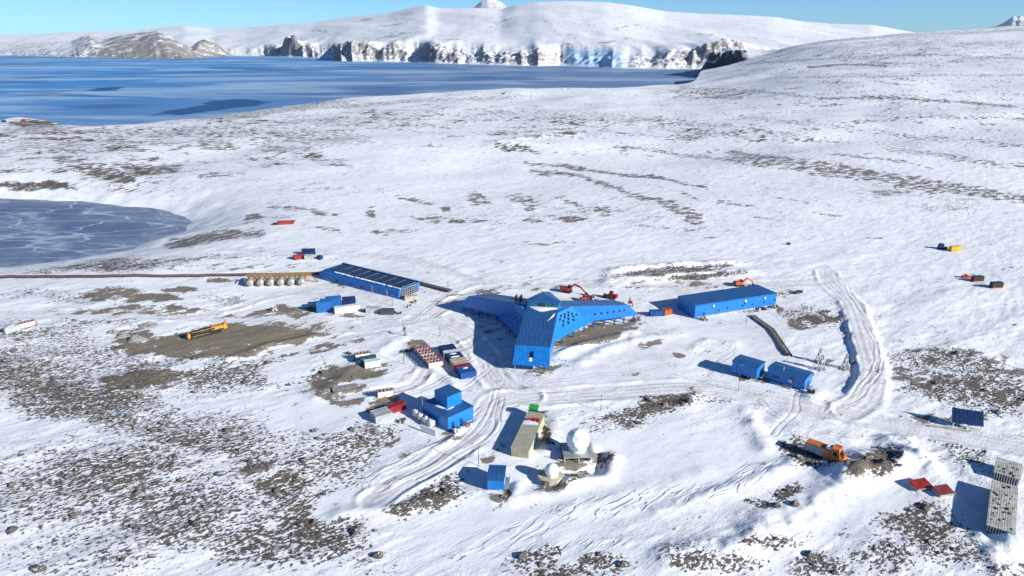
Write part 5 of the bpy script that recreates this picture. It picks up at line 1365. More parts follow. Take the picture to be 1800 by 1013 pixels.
# ------------------------------------------------------------------ long pipe to the shore
def pipeline():
    P = [at(px, py) for px, py in ((-140, 492), (0, 490), (120, 489), (250, 487.5), (400, 486.5), (480, 485.5), (560, 483.5))]
    Q = smooth_line([(p.x, p.y) for p in P], 8); Q = [Vector((x, y, gz(x, y) + 1.1)) for x, y in Q]
    o = Q[0]; t = thing('pipeline', 'long dull maroon pipe rack running left from the plant hall', 'pipeline', o)
    m = MB()
    for dy in (0, .9):
        for p, q in zip(Q[:-1], Q[1:]):
            m.beam(p - o + Vector((0, dy, 0)), q - o + Vector((0, dy, 0)), .55, .55)
    m.build('pipe', M['maroon'], t)
    m = MB()
    for p, q in zip(Q[:-1], Q[1:]): m.beam(p - o + Vector((0, .45, -.5)), q - o + Vector((0, .45, -.5)), 1.9, .14)
    m.build('tray', M['trestle'], t)
    for i in range(0, len(Q), 2):
        p = Q[i] - o; s = MB(); s.box(p.x - .15, p.x + .15, p.y - .4, p.y + 1.3, p.z - 2.4, p.z - .5); s.build('support', M['trestle'], t)
    P = [at(px, py) for px, py in ((734, 499), (760, 506), (792, 514))]
    o = P[0].copy(); t = thing('service_ramp', 'dark inclined service duct descending from the solar hall to the road', 'duct', o)
    m = MB()
    for p, q in zip(P[:-1], P[1:]): m.beam(p - o + Vector((0, 0, .8)), q - o + Vector((0, 0, .8)), 2.6, .8)
    m.build('duct_box', M['trestle'], t)
    m = MB(); rail(m, [tuple(p - o + Vector((0, -1.2, 1.2))) for p in P], .9); m.build('railing', M['steel'], t)
pipeline()

def trestle():
    pts = [(1322, 556), (1331, 563), (1355, 580), (1372, 605), (1387, 627)]
    P = [at(*p) for p in pts]; o = P[0].copy()
    t = thing('cable_trestle', 'dark ladder-like cable trestle winding down the snow from the long hall', 'trestle', o)
    for side in (-1.1, 0, 1.1):
        m = MB()
        for p, q in zip(P[:-1], P[1:]):
            d = (q - p); n_ = Vector((-d.y, d.x, 0)).normalized() * side
            m.beam(p - o + n_ + Vector((0, 0, .35)), q - o + n_ + Vector((0, 0, .35)), .5 if side else .7, .35)
        m.build('rail', M['steel' if side == 0 else 'trestle'], t)
    m = MB(); sp = MB()
    for p, q in zip(P[:-1], P[1:]):
        k = int((q - p).length / .9); d = (q - p); n_ = Vector((-d.y, d.x, 0)).normalized()
        for i in range(k):
            c = p.lerp(q, i / k) - o + Vector((0, 0, .58)); m.beam(c - n_ * 1.4, c + n_ * 1.4, .18, .12)
            if i % 4 == 0:
                for s_ in (-1.1, 1.1): b = c + n_ * s_; sp.box(b.x - .12, b.x + .12, b.y - .12, b.y + .12, b.z - 2.2, b.z - .3)
    m.build('rungs', M['trestle'], t); sp.build('posts', M['trestle'], t)
trestle()

def sensor_mast(label, px, py, h):
    v = at(px, py); t = thing('sensor_mast', label, 'mast', (v.x, v.y, v.z - .1), R(20), 'twin-rod masts behind the blue cabins')
    b = MB()
    for x, y in ((-1.3, -1), (1.3, -1), (1.3, 1), (-1.3, 1)): b.beam((x, y, -.4), (x * .3, y * .3, h * .6), .26)
    for z in (.12, .3, .5): k = 1 - z * 1.1; [b.beam((-1.3 * k, sy * k, h * z), (1.3 * k, sy * k, h * z), .16) for sy in (-1, 1)]
    b.box(-1.8, 1.8, -1.4, 1.4, -.5, .25); b.build('lattice_base', M['steel'], t)
    for x in (-.38, .38): MB().cyl((x, 0, h * .5), (x, 0, h), .28, 10).build('rod', M['steel'], t)
    MB().box(-.75, .75, -.35, .35, h * .52, h * .68).build('head_box', M['concrete'], t)
sensor_mast('farthest twin-rod grey mast, just right of the cable trestle foot', 1439, 637, 6.0)
sensor_mast('nearest twin-rod grey mast, on a bare patch behind the longer cabin', 1443, 650, 6.2)
sensor_mast('twin-rod grey mast standing apart at the right beside the plowed track', 1485, 648, 6.2)

# ------------------------------------------------------------------ machines
def excavator(label, px, py, rz, mat, dig, k=1.0):
    v = at(px, py); t = thing('excavator', label, 'excavator', (v.x, v.y, v.z), rz, 'red and orange excavators')
    for y in (-1.5, .8): MB().prism_y([(-2.2, .5), (-1.7, 0), (1.7, 0), (2.2, .5), (1.8, 1.0), (-1.8, 1.0)], y, y + .7).build('track', M['rubber'], t)
    h = MB(); h.box(-1.0, 1.0, -1, 1, .95, 1.15); h.prism_y([(-2.6, 1.2), (1.3, 1.2), (1.3, 1.8), (.2, 2.4), (-2.4, 2.5), (-2.8, 2.0)], -1.5, 1.5); h.build('body', M[mat], t, bevel=.06)
    c = MB().prism_y([(.1, 1.75), (1.9, 1.25), (1.9, 2.4), (1.5, 3.2), (.2, 3.25)], .3, 1.45).build('cab', M[mat], t, bevel=.05)
    MB().prism_y([(.35, 2.3), (1.93, 2.0), (1.93, 2.5), (1.45, 3.0), (.35, 3.05)], .22, 1.52).build('window', M['glass'], c)
    MB().box(-3.1, -2.3, -1.4, 1.4, 1.25, 2.35).build('counterweight', M['dark'], t, bevel=.1)
    e, f = dig
    b = MB(); q0, q1, q2 = Vector((1.1, -.4, 1.9)), Vector((3.3, -.4, 4.2)), Vector((6.2, -.4, e)); b.beam(q0, q1, .55, .75); b.beam(q1, q2, .5, .65); b.sphere(q1, .45, 1); b.build('boom', M[mat], t)
    q3 = Vector((7.6 + f, -.4, .9)); b = MB(); b.beam(q2 + Vector((-.5, 0, .4)), q3, .42, .5); b.build('stick', M[mat], t)
    MB().prism_y([(q3.x - .2, 1.1), (q3.x + .5, 1.0), (q3.x + .9, .3), (q3.x + .1, -.1), (q3.x - .7, .2)], -1.2, .4).build('bucket', M['dark'], t)
    for a_, b_ in ((q0 + Vector((.6, 0, -.5)), q0.lerp(q1, .8)), (q1 + Vector((.2, 0, .5)), q2 + Vector((-.5, 0, .6)))): MB().cyl(a_, b_, .12, 8).build('ram', M['steel'], t)
    t.scale = (k, k, k)
excavator('red excavator with lowered boom behind the blue tower', 997, 514, R(-22), 'red', (3.4, 1.2), 1.1)
excavator('orange excavator with arched boom behind the long blue hall', 1300, 503, R(6), 'orange', (2.9, -.6), 1.0)

def loader(label, px, py, rz, mat, k=1):
    v = at(px, py); t = thing('wheel_loader', label, 'loader', (v.x, v.y, v.z), rz, 'red wheel loaders behind the station')
    for x in (-1.5, 1.6):
        for y in (-1.3, 1.3):
            w_ = MB().cyl((x, y - .3, .75), (x, y + .3, .75), .75, 14).build('wheel', M['rubber'], t); MB().cyl((x, y - .33, .75), (x, y + .33, .75), .35, 10).build('hub', M[mat], w_)
    MB().prism_y([(-2.8, 1.0), (.5, .9), (.5, 1.9), (-2.6, 2.2)], -1.0, 1.0).build('body', M[mat], t, bevel=.08)
    MB().box(.5, 2.2, -.8, .8, .8, 1.6).build('front_frame', M[mat], t)
    c = MB().box(-.7, .9, -.8, .8, 1.9, 3.4).build('cab', M[mat], t, bevel=.08); MB().box(-.5, .93, -.83, .83, 2.3, 3.1).build('window', M['glass'], c)
    a_ = MB(); [a_.beam((1.2, y, 1.6), (3.4, y, .8), .25, .4) for y in (-.6, .6)]; a_.build('lift_arm', M[mat], t)
    MB().prism_y([(3.3, .1), (4.6, .1), (4.5, .3), (3.6, .5), (3.6, 1.5), (3.3, 1.4)], -1.5, 1.5).build('bucket', M['dark'], t); t.scale = (k, k, k)
loader('red wheel loader on open snow behind the right arm', 1075, 525, R(150), 'red', 1.1)
loader('small red wheel loader half hidden behind the right arm roof', 1028, 529, R(20), 'red', .9)

def truck(label, px, py, rz):
    v = at(px, py); t = thing('crane_truck', label, 'truck', (v.x, v.y, v.z), rz)
    for x in (.9, 4.6, 6.0):
        for y in (0, 2.2): MB().cyl((x, y - .18, .55), (x, y + .18, .55), .55, 12).build('wheel', M['rubber'], t)
    MB().box(.2, 7.6, .3, 1.9, .6, .9).build('chassis', M['dark'], t)
    c = MB().prism_y([(-.2, .8), (1.9, .8), (1.9, 2.9), (.2, 2.9), (-.2, 1.9)], 0, 2.2).build('cab', M['white'], t, bevel=.06)
    MB().box(-.14, .1, .2, 2.0, 1.9, 2.7).build('windscreen', M['glass'], c); MB().box(.5, 1.4, -.03, 2.23, 1.9, 2.6).build('side_window', M['glass'], c)
    MB().box(3.2, 7.8, 0, 2.2, .9, 1.6).build('flatbed', M['dark'], t)
    m = MB(); m.cyl((2.6, 1.1, .9), (2.6, 1.1, 3.6), .38, 10); m.beam((2.6, 1.1, 3.4), (5.0, 1.1, 4.6), .5, .6); m.beam((5.0, 1.1, 4.6), (6.8, 1.1, 2.4), .4, .5); m.box(2.2, 3.0, .2, 2.0, .9, 2.0); m.build('crane_arm', M['red'], t)
    m = MB(); [m.box(3.6 + i * 1.3, 4.6 + i * 1.3, .2, 1.9, 1.6, 2.4 + .3 * (i % 2)) for i in range(3)]; m.build('load', M['red'], t)
truck('white-cabbed truck with red crane at the tip of the right arm', 1109, 547, R(75))

def rig():
    a, rz, L = frame_px((333, 598), (386, 586))
    t = thing('drilling_rig', 'yellow tracked rig with long dark lattice boom on the brown gravel pad', 'rig', (a.x, a.y, a.z), rz)
    for y in (0, 3.0): MB().prism_y([(.6, .7), (1.4, 0), (12.5, 0), (13.4, .7), (12.8, 1.4), (1.2, 1.4)], y, y + .9).build('track', M['rubber'], t)
    MB().box(1.4, 12.6, .9, 3.0, .7, 1.7).build('chassis', M['dark'], t)
    MB().prism_y([(-.4, .4), (.8, .4), (.8, 2.3), (0, 2.6), (-.4, 2.0)], .3, 3.4).build('end_frame', M['yellow'], t, bevel=.08)
    MB().box(4.0, 8.5, .7, 3.1, 1.7, 2.5).build('engine_deck', M['dark'], t)
    c = MB().box(9.2, 14.2, .3, 3.6, 1.7, 2.9).build('engine_housing', M['yellow'], t, bevel=.08); MB().box(9.3, 10.6, .24, 3.66, 2.0, 2.7).build('window', M['glass'], c)
    m = MB(); Lb = 15
    for y in (.6, 1.9):
        for z in (2.0, 3.0): m.beam((1.5, y, z), (Lb, y, z - .6), .18)
    for i in range(13):
        x = 1.5 + i * 1.04; zz = 2.0 - i * .045
        for y in (.6, 1.9): m.beam((x, y, zz), (x + 1.04, y, zz + 1), .12)
        m.beam((x, .6, zz + 1), (x + 1.04, 1.9, zz + 1), .12); m.beam((x, .6, zz), (x, 1.9, zz), .12)
    m.build('lattice_boom', M['dark'], t)
    m = MB(); m.beam((1.2, .3, 2.75), (9, .3, 2.75), .22); m.beam((2.5, 3.2, 2.1), (9.2, 3.2, 2.3), .25); m.beam((1.5, -.12, 1.1), (8, -.12, 1.1), .15); m.build('hydraulic_line', M['ochre'], t)
    m = MB(); m.box(Lb - .6, Lb + .9, .5, 2.8, 1.2, 3.2); m.beam((Lb - .3, .8, 3.1), (Lb + .4, .8, 4.4), .5, .5); m.beam((Lb + .5, 2.5, 3.1), (Lb + .8, 2.5, 4.4), .5, .5); m.build('boom_head', M['yellow'], t)
rig()

def snow_blower():
    a, rz, L = frame_px((1413, 797), (1464, 811))
    t = thing('snow_blower_truck', 'orange snow blower truck with grey side panel facing the dark mound', 'truck', (a.x, a.y, a.z), rz); t.scale = (1.08, 1.2, 1.32)
    L = 8.8
    b = MB(); b.box(0, L - 1.9, 0, 2.6, .9, 3.0); b.build('cargo_box', M['orange_rust'], t)
    MB().box(.15, 5.0, -.06, .02, 1.0, 2.85).build('side_panel', M['cont_grey'], t)
    c = MB(); c.prism_y([(L - 1.8, .8), (L + .6, .8), (L + .6, 2.4), (L + .2, 3.9), (L - 1.8, 3.9)], -.1, 2.7); cb = c.build('cab', M['orange_rust'], t, bevel=.06)
    MB().prism_y([(L + .3, 2.3), (L + .66, 2.3), (L + .36, 3.3), (L + .2, 3.3)], .1, 2.5).build('windscreen', M['glass'], cb)
    MB().box(L - 1.2, L - .2, -.13, .0, 2.2, 3.1).build('side_window', M['glass'], cb)
    MB().box(L - 3.4, L - 1.85, .3, 2.3, 3.0, 3.6).build('roof_snow', M['snow'], t, bevel=.2)
    for x in (1.2, 2.6, L - .5):
        for y in (.1, 2.5): w_ = MB().cyl((x, y - .2, .6), (x, y + .2, .6), .6, 14).build('wheel', M['rubber'], t)
    MB().box(.1, L + .3, .5, 2.1, .55, .9).build('chassis', M['dark'], t)
    s = MB(); s.prism_y([(L + .8, .2), (L + 2.2, .2), (L + 2.0, .5), (L + 1.4, 1.7), (L + .8, 1.7)], -.3, 2.9); s.cyl((L + 1.0, 1.3, 1.6), (L + 1.2, 1.3, 3.0), .35, 10); s.cyl((L + 1.9, -.2, .7), (L + 1.9, 2.8, .7), .5, 12); s.build('blower_head', M['orange_rust'], t)
snow_blower()

# ------------------------------------------------------------------ right foreground
def solar_stand():
    a, rz, _ = frame_px((1672, 753), (1724, 759))
    t = thing('solar_panel_stand', 'large tilted dark blue solar panel on white legs beside the road', 'solar panel', (a.x, a.y, a.z), rz)
    L = 8.9
    p0, p1 = Vector((0, .6, 1.8)), Vector((0, 3.6, 5.6)); n_ = Vector((0, -.785, .62))
    m = MB(); m.hexa([p0, p0 + Vector((L, 0, 0)), p1 + Vector((L, 0, 0)), p1, p0 - n_ * -.18, p0 + Vector((L, 0, 0)) + n_ * .18, p1 + Vector((L, 0, 0)) + n_ * .18, p1 + n_ * .18]); pn = m.build('panel', M['navy_panel'], t)
    g = MB()
    for i in range(9): x = i * L / 8; g.beam(p0 + Vector((x, 0, 0)) + n_ * .2, p1 + Vector((x, 0, 0)) + n_ * .2, .07)
    for i in range(4): q = p0.lerp(p1, i / 3); g.beam(q + n_ * .2, q + Vector((L, 0, 0)) + n_ * .2, .07)
    g.build('panel_frame', M['navy'], pn)
    for x in (.5, L / 2, L - .5):
        l_ = MB(); l_.beam((x, .6, -1), (x, .6, 1.85), .25); l_.beam((x, 3.5, -1), (x, 3.5, 5.5), .25); l_.beam((x, .7, 1.0), (x, 3.4, 4.2), .16); l_.build('support_leg', M['white'], t)
    k = MB()
    for i in range(6): k.beam((.3 + i * 1.6, 3.7, 5.6), (.3 + i * 1.6, 3.8, 6.4), .12)
    k.build('edge_posts', M['steel'], t)
    MB().box(-6.5, 5.5, -1.0, -.4, -.8, .45).build('kerb_wall', M['concrete'], t)
solar_stand()

def grey_shed(label, pa, pb, ptop, h, seed):
    c = flat(*pa, h); g = gz(c[0] + 4, c[1] + 3) - .6
    bl, br, tl = (flat(p[0], p[1], g + h) for p in (pa, pb, ptop))
    L = math.hypot(*(tl - bl)[:2]); D = math.hypot(*(br - bl)[:2])
    rz = math.atan2(tl[1] - bl[1], tl[0] - bl[0]) - math.pi / 2; a = Vector((bl[0], bl[1], g))
    t = thing('long_grey_shed', label, 'shed', (a.x, a.y, a.z), rz, 'dark-spotted grey ribbed sheds')
    MB().box(.1, D - .1, .1, L - .1, -2, h).build('wall', M['cont_slate'], t)
    r = MB(); r.box(-.2, D + .2, -.3, L + .3, h, h + .2)
    for i in range(int(D / .6)): x = i * .6; r.box(x, x + .12, -.32, L + .32, h + .19, h + .225)
    for i in range(int(L / 3)): r.box(-.21, D + .21, i * 3.0 + 1.2, i * 3.0 + 1.3, h + .18, h + .235)
    rf = r.build('roof', M['greyroof'], t)
    rr = random.Random(seed)
    for i in range(int(L * 1.6)):  # thin dark patches laid on the roof as stains
        x, y = rr.uniform(.6, D - .6), rr.uniform(.6, L - .6); q = rr.uniform(.18, .55)
        MB().prism([(x + q * rr.uniform(.5, 1.1) * math.cos(k * .785), y + q * 1.3 * rr.uniform(.5, 1.1) * math.sin(k * .785)) for k in range(8)], h + .1, h + .25).build('roof_stain', M['dark'], rf)
    f = MB(); [f.box(.1 + i * .6, .36 + i * .6, -.26, .12, -.5, h + .02) for i in range(int(D / .6))]; f.build('end_ribs', M['cont_grey'], t)
grey_shed('longer grey ribbed shed with dark spots at the lower right edge', (1735.3, 923), (1783, 936), (1744.6, 845), 3.6, 5)
grey_shed('shorter grey ribbed shed behind the longer one at the right edge', (1747.8, 830), (1792.4, 840), (1753, 805.5), 3.0, 9)

def red_roof(label, pa, pb, mat, L, D):
    a, rz, _ = frame_px(pa, pb)
    t = thing('buried_shelter', label, 'shelter', (a.x, a.y, a.z), rz, 'half-buried red shelters')
    MB().box(.2, L - .2, .2, D - .2, -1.5, .9).build('wall', M['concrete'], t)
    m = MB(); m.hexa([(0, 0, .75), (L, 0, .75), (L, D, 1.5), (0, D, 1.5), (0, 0, .95), (L, 0, .95), (L, D, 1.7), (0, D, 1.7)])
    for i in range(6): x = .2 + i * (L - .6) / 5; m.hexa([(x, 0.02, .94), (x + .16, 0.02, .94), (x + .16, D - .02, 1.69), (x, D - .02, 1.69), (x, 0.02, 1.04), (x + .16, 0.02, 1.04), (x + .16, D - .02, 1.79), (x, D - .02, 1.79)])
    m.build('roof', M[mat], t)
    MB().box(-.1, L + .1, -.15, .0, .7, 1.0).build('edge_trim', M['steel'], t)
M['dull_red'] = paint('faded_red_roof', (.26, .045, .05), .6, .2)
red_roof('bright red slanted roof of the left half-buried shelter', (1612, 866), (1644, 859), 'red', 5.4, 3.4)
red_roof('faded dark red roof of the right half-buried shelter', (1652, 876), (1680, 872), 'dull_red', 4.8, 3.2)

def mound(name, label, px, py, rx, ry, h, seed, group=None, cat='heap'):
    v = at(px, py); n = 26; m = MB(); vs = []; fs = []
    for i in range(n):
        for j in range(n):
            x, y = -1.2 + 2.4 * i / (n - 1), -1.2 + 2.4 * j / (n - 1)
            r_ = math.hypot(x, y); ang = math.atan2(y, x)
            k = max(0, 1 - r_ / (1 + .18 * math.sin(ang * 3 + seed))) ** .8
            nz = float(fbm(np.array([x * 3 + seed]), np.array([y * 3]), seed, 4)[0])
            vs.append((x * rx, y * ry, h * k * (1 + .5 * nz) - .35 + .0 * r_))
    for i in range(n - 1):
        for j in range(n - 1): fs.append((i * n + j, (i + 1) * n + j, (i + 1) * n + j + 1, i * n + j + 1))
    o = m.add(vs, fs).build(name, M['heap'], None, False); o.location = (v.x, v.y, v.z); tag(o, label, cat, group); return o
mound('gravel_heap', 'largest grey gravel heap, nearest the yellow rig', 240, 598, 4.4, 3.0, 2.6, 1, 'grey gravel heaps')
mound('gravel_heap', 'smaller grey gravel heap left of the largest one', 217, 592, 3.2, 2.8, 2.4, 2, 'grey gravel heaps')
mound('gravel_heap', 'small dark gravel heap at the left end of the heaps', 199, 585, 2.6, 2.4, 1.9, 3, 'grey gravel heaps')
mound('gravel_heap', 'grey gravel heap set back behind the others', 262, 573, 4.8, 2.8, 2.2, 4, 'grey gravel heaps')

def mesh_stack():
    a, rz, _ = frame_px((586, 691), (628, 684))
    t = thing('steel_mesh_stack', 'flat stack of dark steel mesh panels on the brown patch', 'stack', (a.x, a.y, a.z), rz)
    m = MB(); m.box(0, 8.6, 0, 3.6, 0, .5); m.build('panels', M['trestle'], t)
    g = MB(); [g.box(i * .72, i * .72 + .12, 0, 3.6, .5, .62) for i in range(12)]; [g.box(0, 8.6, i * .58, i * .58 + .1, .6, .7) for i in range(7)]; g.build('bars', M['steel'], t)
mesh_stack()

def lattice_mast():
    v = at(712, 590); t = thing('wind_turbine', 'small dark turbine on a stub mast left of the main building', 'turbine', (v.x, v.y, v.z), R(30))
    m = MB(); m.cyl((0, 0, -.5), (0, 0, 3.2), .2, 10, .14); [m.beam((0, 0, .3), (1.4 * math.cos(k * 2.09), 1.4 * math.sin(k * 2.09), -.2), .2) for k in range(3)]; m.build('mast', M['dark'], t)
    MB().box(-.4, .6, -.25, .25, 3.1, 3.6).build('nacelle', M['dark'], t)
    for k in range(3):
        a_ = R(20 + 120 * k); MB().hexa([(-.5 + o, 0 + w_ * math.cos(a_), 3.35 + w_ * math.sin(a_)) if False else (-.5 + o, math.sin(a_) * q + w_ * math.cos(a_), 3.35 + math.cos(a_) * q - w_ * math.sin(a_)) for o in (0, .1) for q, w_ in ((.2, -.25), (2.4, -.12), (2.4, .12), (.2, .25))]).build('blade', M['dark'], t)
lattice_mast()

def pole(label, px, py, h, arm=0):
    v = at(px, py); t = thing('lamp_post', label, 'pole', (v.x, v.y, v.z - .2), 0, 'thin poles about the station')
    MB().cyl((0, 0, -.5), (0, 0, h), .11, 8, .07).build('shaft', M['dark'], t)
    MB().box(-.12, .55, -.12, .12, h - .02, h + .14).build('lamp_head', M['steel'], t)
pole('thin pole in front of the shorter raised blue cabin', 1297.6, 688, 10.5)
pole('thin pole left of the small blue hut beside the plowed track', 841.6, 820, 7)
pole('thin pole at the far corner of the stepped blue block snowfield', 710, 640, 6)
pole('thin pole on the snow between the row of tanks and the wing shadow', 773.6, 591, 5)
pole('thin pole near the dark service duct by the road', 787.7, 511, 5)
pole('thin pole beside the head of the cable trestle', 1311.5, 572, 5)
pole('thin pole above the large radome by the bare patch', 1056, 722, 6)
pole('thin pole in front of the white cabin near the plant hall', 690, 538, 5.5)
pole('thin pole at the roadside left of the round gravel pad', 203, 536, 5)

# ------------------------------------------------------------------ scattered stores
def pallet(label, px, py, rz, mats, n, seed, name='pallet_stack', cat='pallet'):
    v = at(px, py); t = thing(name, label, cat, (v.x, v.y, v.z), rz)
    rr = random.Random(seed)
    b = MB(); b.box(-.9, .9, -.7, .7, 0, .16); b.build('base', M['wood'], t)
    for i in range(n):
        x, y = rr.uniform(-1.6, 1.6), rr.uniform(-.9, .9); w_ = rr.uniform(.4, 1.0); h = rr.uniform(.5, 1.4)
        MB().box(x - w_ / 2, x + w_ / 2, y - w_ / 2, y + w_ / 2, 0, h).build('crate', M[rr.choice(mats)], t)
pallet('jumbled dark crates by the right end of the long hall', 1340, 545, R(10), ['dark', 'trestle', 'white'], 9, 1)
pallet('dark stores in a heap at the corner of the long hall', 1362, 541, R(30), ['dark', 'concrete', 'wood'], 8, 2)
pallet('line of dark scrap pieces beyond the long hall', 1398, 516, R(5), ['dark', 'trestle'], 8, 3)
pallet('dark scrap at the right end of the line beyond the hall', 1408, 515, R(15), ['dark', 'trestle'], 5, 13)
pallet('pale yellow crate beside the dark scrap beyond the hall', 1380, 517, R(0), ['cont_yellow', 'beige'], 3, 4)
pallet('reddish pallets at the tip of the right arm beside a snow pile', 1122, 564, R(20), ['maroon', 'wood'], 6, 5)
pallet('crates and orange stores at the foot of the stepped blue block', 806, 758, R(42), ['wood', 'white', 'orange_rust'], 7, 6)
pallet('pale stores at the right corner of the stepped blue block', 824, 748, R(42), ['white', 'steel', 'wood'], 6, 7)
pallet('red and dark stores beside the stacked blue containers', 548, 543, R(10), ['orange_rust', 'dark'], 6, 8)
pallet('grey crates on the road edge left of the stacked containers', 482, 546, R(0), ['concrete', 'maroon', 'white'], 7, 9)
pallet('small stores right of the slate container', 700, 552, R(0), ['steel', 'dark'], 4, 10)
pallet('dark crate alone on the snow above the long hall', 1387, 430, R(0), ['dark'], 4, 11)

# ------------------------------------------------------------------ far things
v = at(488, 396); t = thing('beached_barge', 'long red flat barge hull lying on snow beyond the bay', 'barge', (v.x, v.y, v.z), R(8))
MB().hexa([(1, .4, 0), (10, .4, 0), (10, 3, 0), (1, 3, 0), (-.5, 0, 2.0), (11.5, 0, 2.2), (11.5, 3.6, 2.2), (-.5, 3.6, 2.0)]).build('hull', M['red'], t)
MB().box(0, 11, .3, 3.3, 2.05, 2.3).build('deck', M['maroon'], t); MB().box(-3, -.6, .5, 2.5, 0, 1.2).build('ramp', M['dark'], t)
def far_hut(label, px, py, mat, L):
    v = at(px, py); t = thing('shore_hut', label, 'hut', (v.x, v.y, v.z), R(5)); t.scale = (.62, .62, .62)
    MB().prism_y([(0, -1), (L, -1), (L, 4), (L / 2, 5.5), (0, 4)], 0, 6).build('wall', M[mat], t)
    MB().prism_y([(-.4, 3.9), (L / 2, 5.6), (L + .4, 3.9), (L + .4, 4.3), (L / 2, 6.0), (-.4, 4.3)], -.4, 6.4).build('roof', M[mat], t)
far_hut('small red hut on the rocky point by the sea', 37, 213.5, 'red', 9)
far_hut('dark blue hut at the left edge of the rocky point', 2, 215.5, 'navy', 10)

# ------------------------------------------------------------------ drums, crates and small stores lying about the yards
def drum(label, px, py, mat):
    v = at(px, py); t = thing('oil_drum', label, 'drum', (v.x, v.y, v.z), 0, 'drums standing about the yards')
    m = MB(); m.cyl((0, 0, 0), (0, 0, .95), .34, 12); m.cyl((0, 0, .3), (0, 0, .34), .36, 12); m.cyl((0, 0, .62), (0, 0, .66), .36, 12); m.build('barrel', M[mat], t)
    MB().cyl((0, 0, .93), (0, 0, .98), .3, 12).build('lid', M['steel'], t)
rr = random.Random(21)
for i, (px, py, mt, wd) in enumerate([(820, 745, 'red', 'red drum at the right foot of the stepped blue block'), (1330, 548, 'cont_blue', 'blue drum in the scrap by the right end of the long hall'), (1052, 528, 'dark', 'dark drum between the red loaders behind the right arm'), (1044, 524, 'dark', 'dark drum beside the excavator bucket behind the right arm'),
        (716, 541, 'dark', 'dark drum in front of the solar end of the plant hall'), (722, 538, 'cont_blue', 'blue drum nearest the beige store at the plant hall')]): drum(wd, px, py, mt)
pallet('dark steel stores beside the red excavator bucket behind the right arm', 1038, 522, R(20), ['dark', 'trestle'], 9, 31)
pallet('white and dark stores behind the roof of the right arm', 1053, 530, R(0), ['white', 'dark', 'steel'], 7, 32)
pallet('black stores beside the loader behind the right arm', 1090, 536, R(0), ['dark', 'rubber'], 6, 33)
pallet('brown crates on the truck side of the right arm tip', 1099, 541, R(60), ['wood', 'dark', 'maroon'], 7, 34)
pallet('small dark stores in front of the solar end wall', 728, 533, R(0), ['dark', 'steel'], 5, 35)
pallet('pipes and stores below the long hall steps', 1237, 563, R(20), ['trestle', 'steel', 'wood'], 5, 36)
pallet('dark stores under the long blue cabin right end', 1428, 690, R(-40), ['dark', 'trestle'], 6, 37)
pallet('rusty stores between the grey pair and the stepped block', 707, 742, R(30), ['dark', 'trestle', 'concrete'], 7, 38)
pallet('dark stores behind the teal container trio', 614, 622, R(0), ['dark', 'maroon'], 4, 39)
pallet('dark stores at the far end of the red-framed tank row', 716, 618, R(20), ['dark', 'trestle'], 5, 40)

# ------------------------------------------------------------------ camera, sun, sky
cam = bpy.data.cameras.new('camera'); co = bpy.data.objects.new('camera', cam); C.objects.link(co)
co.location = (0, 0, H); co.rotation_euler = (math.pi / 2 - PIT, 0, 0)
cam.sensor_width = 36; cam.lens = 36 * F / 1800; cam.clip_start = 1; cam.clip_end = 60000
sc.camera = co
SUN_EL, SUN_AZ = R(23), R(32.5)      # the sun stands behind and to the right of the camera
to_sun = Vector((math.cos(SUN_AZ) * math.cos(SUN_EL), -math.sin(SUN_AZ) * math.cos(SUN_EL), math.sin(SUN_EL)))
sl = bpy.data.lights.new('sun', 'SUN'); so = bpy.data.objects.new('sun', sl); C.objects.link(so)
sl.energy = 5.0; sl.angle = R(.5); sl.color = (1, .97, .915)
so.rotation_euler = to_sun.to_track_quat('Z', 'Y').to_euler(); so.location = (300, -250, 400)
w = bpy.data.worlds.new('World'); sc.world = w; w.use_nodes = True
wn, wl = w.node_tree.nodes, w.node_tree.links
bg = wn['Background']
sky = wn.new('ShaderNodeTexSky'); sky.sky_type = 'NISHITA'; sky.sun_disc = False
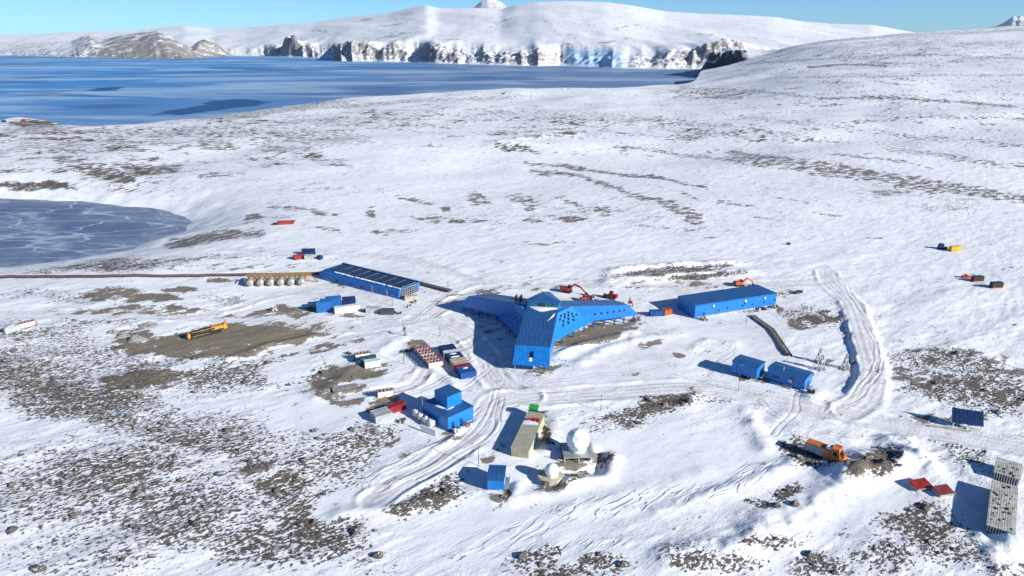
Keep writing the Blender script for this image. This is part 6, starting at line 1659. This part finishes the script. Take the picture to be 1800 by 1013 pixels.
sky.sun_elevation = SUN_EL; sky.sun_rotation = math.atan2(to_sun.x, to_sun.y)
sky.altitude = 100; sky.air_density = 1.0; sky.dust_density = 0.1; sky.ozone_density = 3.0
# clear polar air: a paler cyan towards the horizon
tc = wn.new('ShaderNodeTexCoord'); sz = wn.new('ShaderNodeSeparateXYZ'); wl.new(tc.outputs['Generated'], sz.inputs[0])
mr = wn.new('ShaderNodeMapRange'); mr.inputs[1].default_value = 0.0; mr.inputs[2].default_value = .22; wl.new(sz.outputs[2], mr.inputs[0])
tn = wn.new('ShaderNodeMix'); tn.data_type = 'RGBA'; tn.inputs[6].default_value = (.84, 1.6, 2.75, 1); tn.inputs[7].default_value = (.48, .78, 1.18, 1); wl.new(mr.outputs[0], tn.inputs[0])
tint = wn.new('ShaderNodeMix'); tint.data_type = 'RGBA'; tint.blend_type = 'MULTIPLY'; tint.inputs[0].default_value = 1
wl.new(tn.outputs[2], tint.inputs[7]); wl.new(sky.outputs[0], tint.inputs[6]); wl.new(tint.outputs[2], bg.inputs[0]); bg.inputs[1].default_value = .055
sc.view_settings.view_transform = 'Standard'; sc.view_settings.look = 'None'; sc.view_settings.gamma = 1
sc.view_settings.exposure = 0.42
sc.cycles.max_bounces = 6

# thin polar haze between here and the far peaks
bm = bmesh.new(); bmesh.ops.create_cube(bm, size=1); me = bpy.data.meshes.new('haze')
for v_ in bm.verts: v_.co = (v_.co.x * 60000, -400 if v_.co.y < 0 else 33000, -19 if v_.co.z < 0 else 1700)
bm.to_mesh(me); bm.free()
hm = bpy.data.materials.new('haze'); hm.use_nodes = True; hn = hm.node_tree
hn.nodes.remove(hn.nodes['Principled BSDF']); pv = hn.nodes.new('ShaderNodeVolumePrincipled')
pv.inputs['Color'].default_value = (.62, .82, 1, 1); pv.inputs['Density'].default_value = 8e-6; pv.inputs['Anisotropy'].default_value = .1
hn.links.new(pv.outputs[0], hn.nodes['Material Output'].inputs['Volume'])
hz = link('haze', me, hm); tag(hz, kind='stuff')
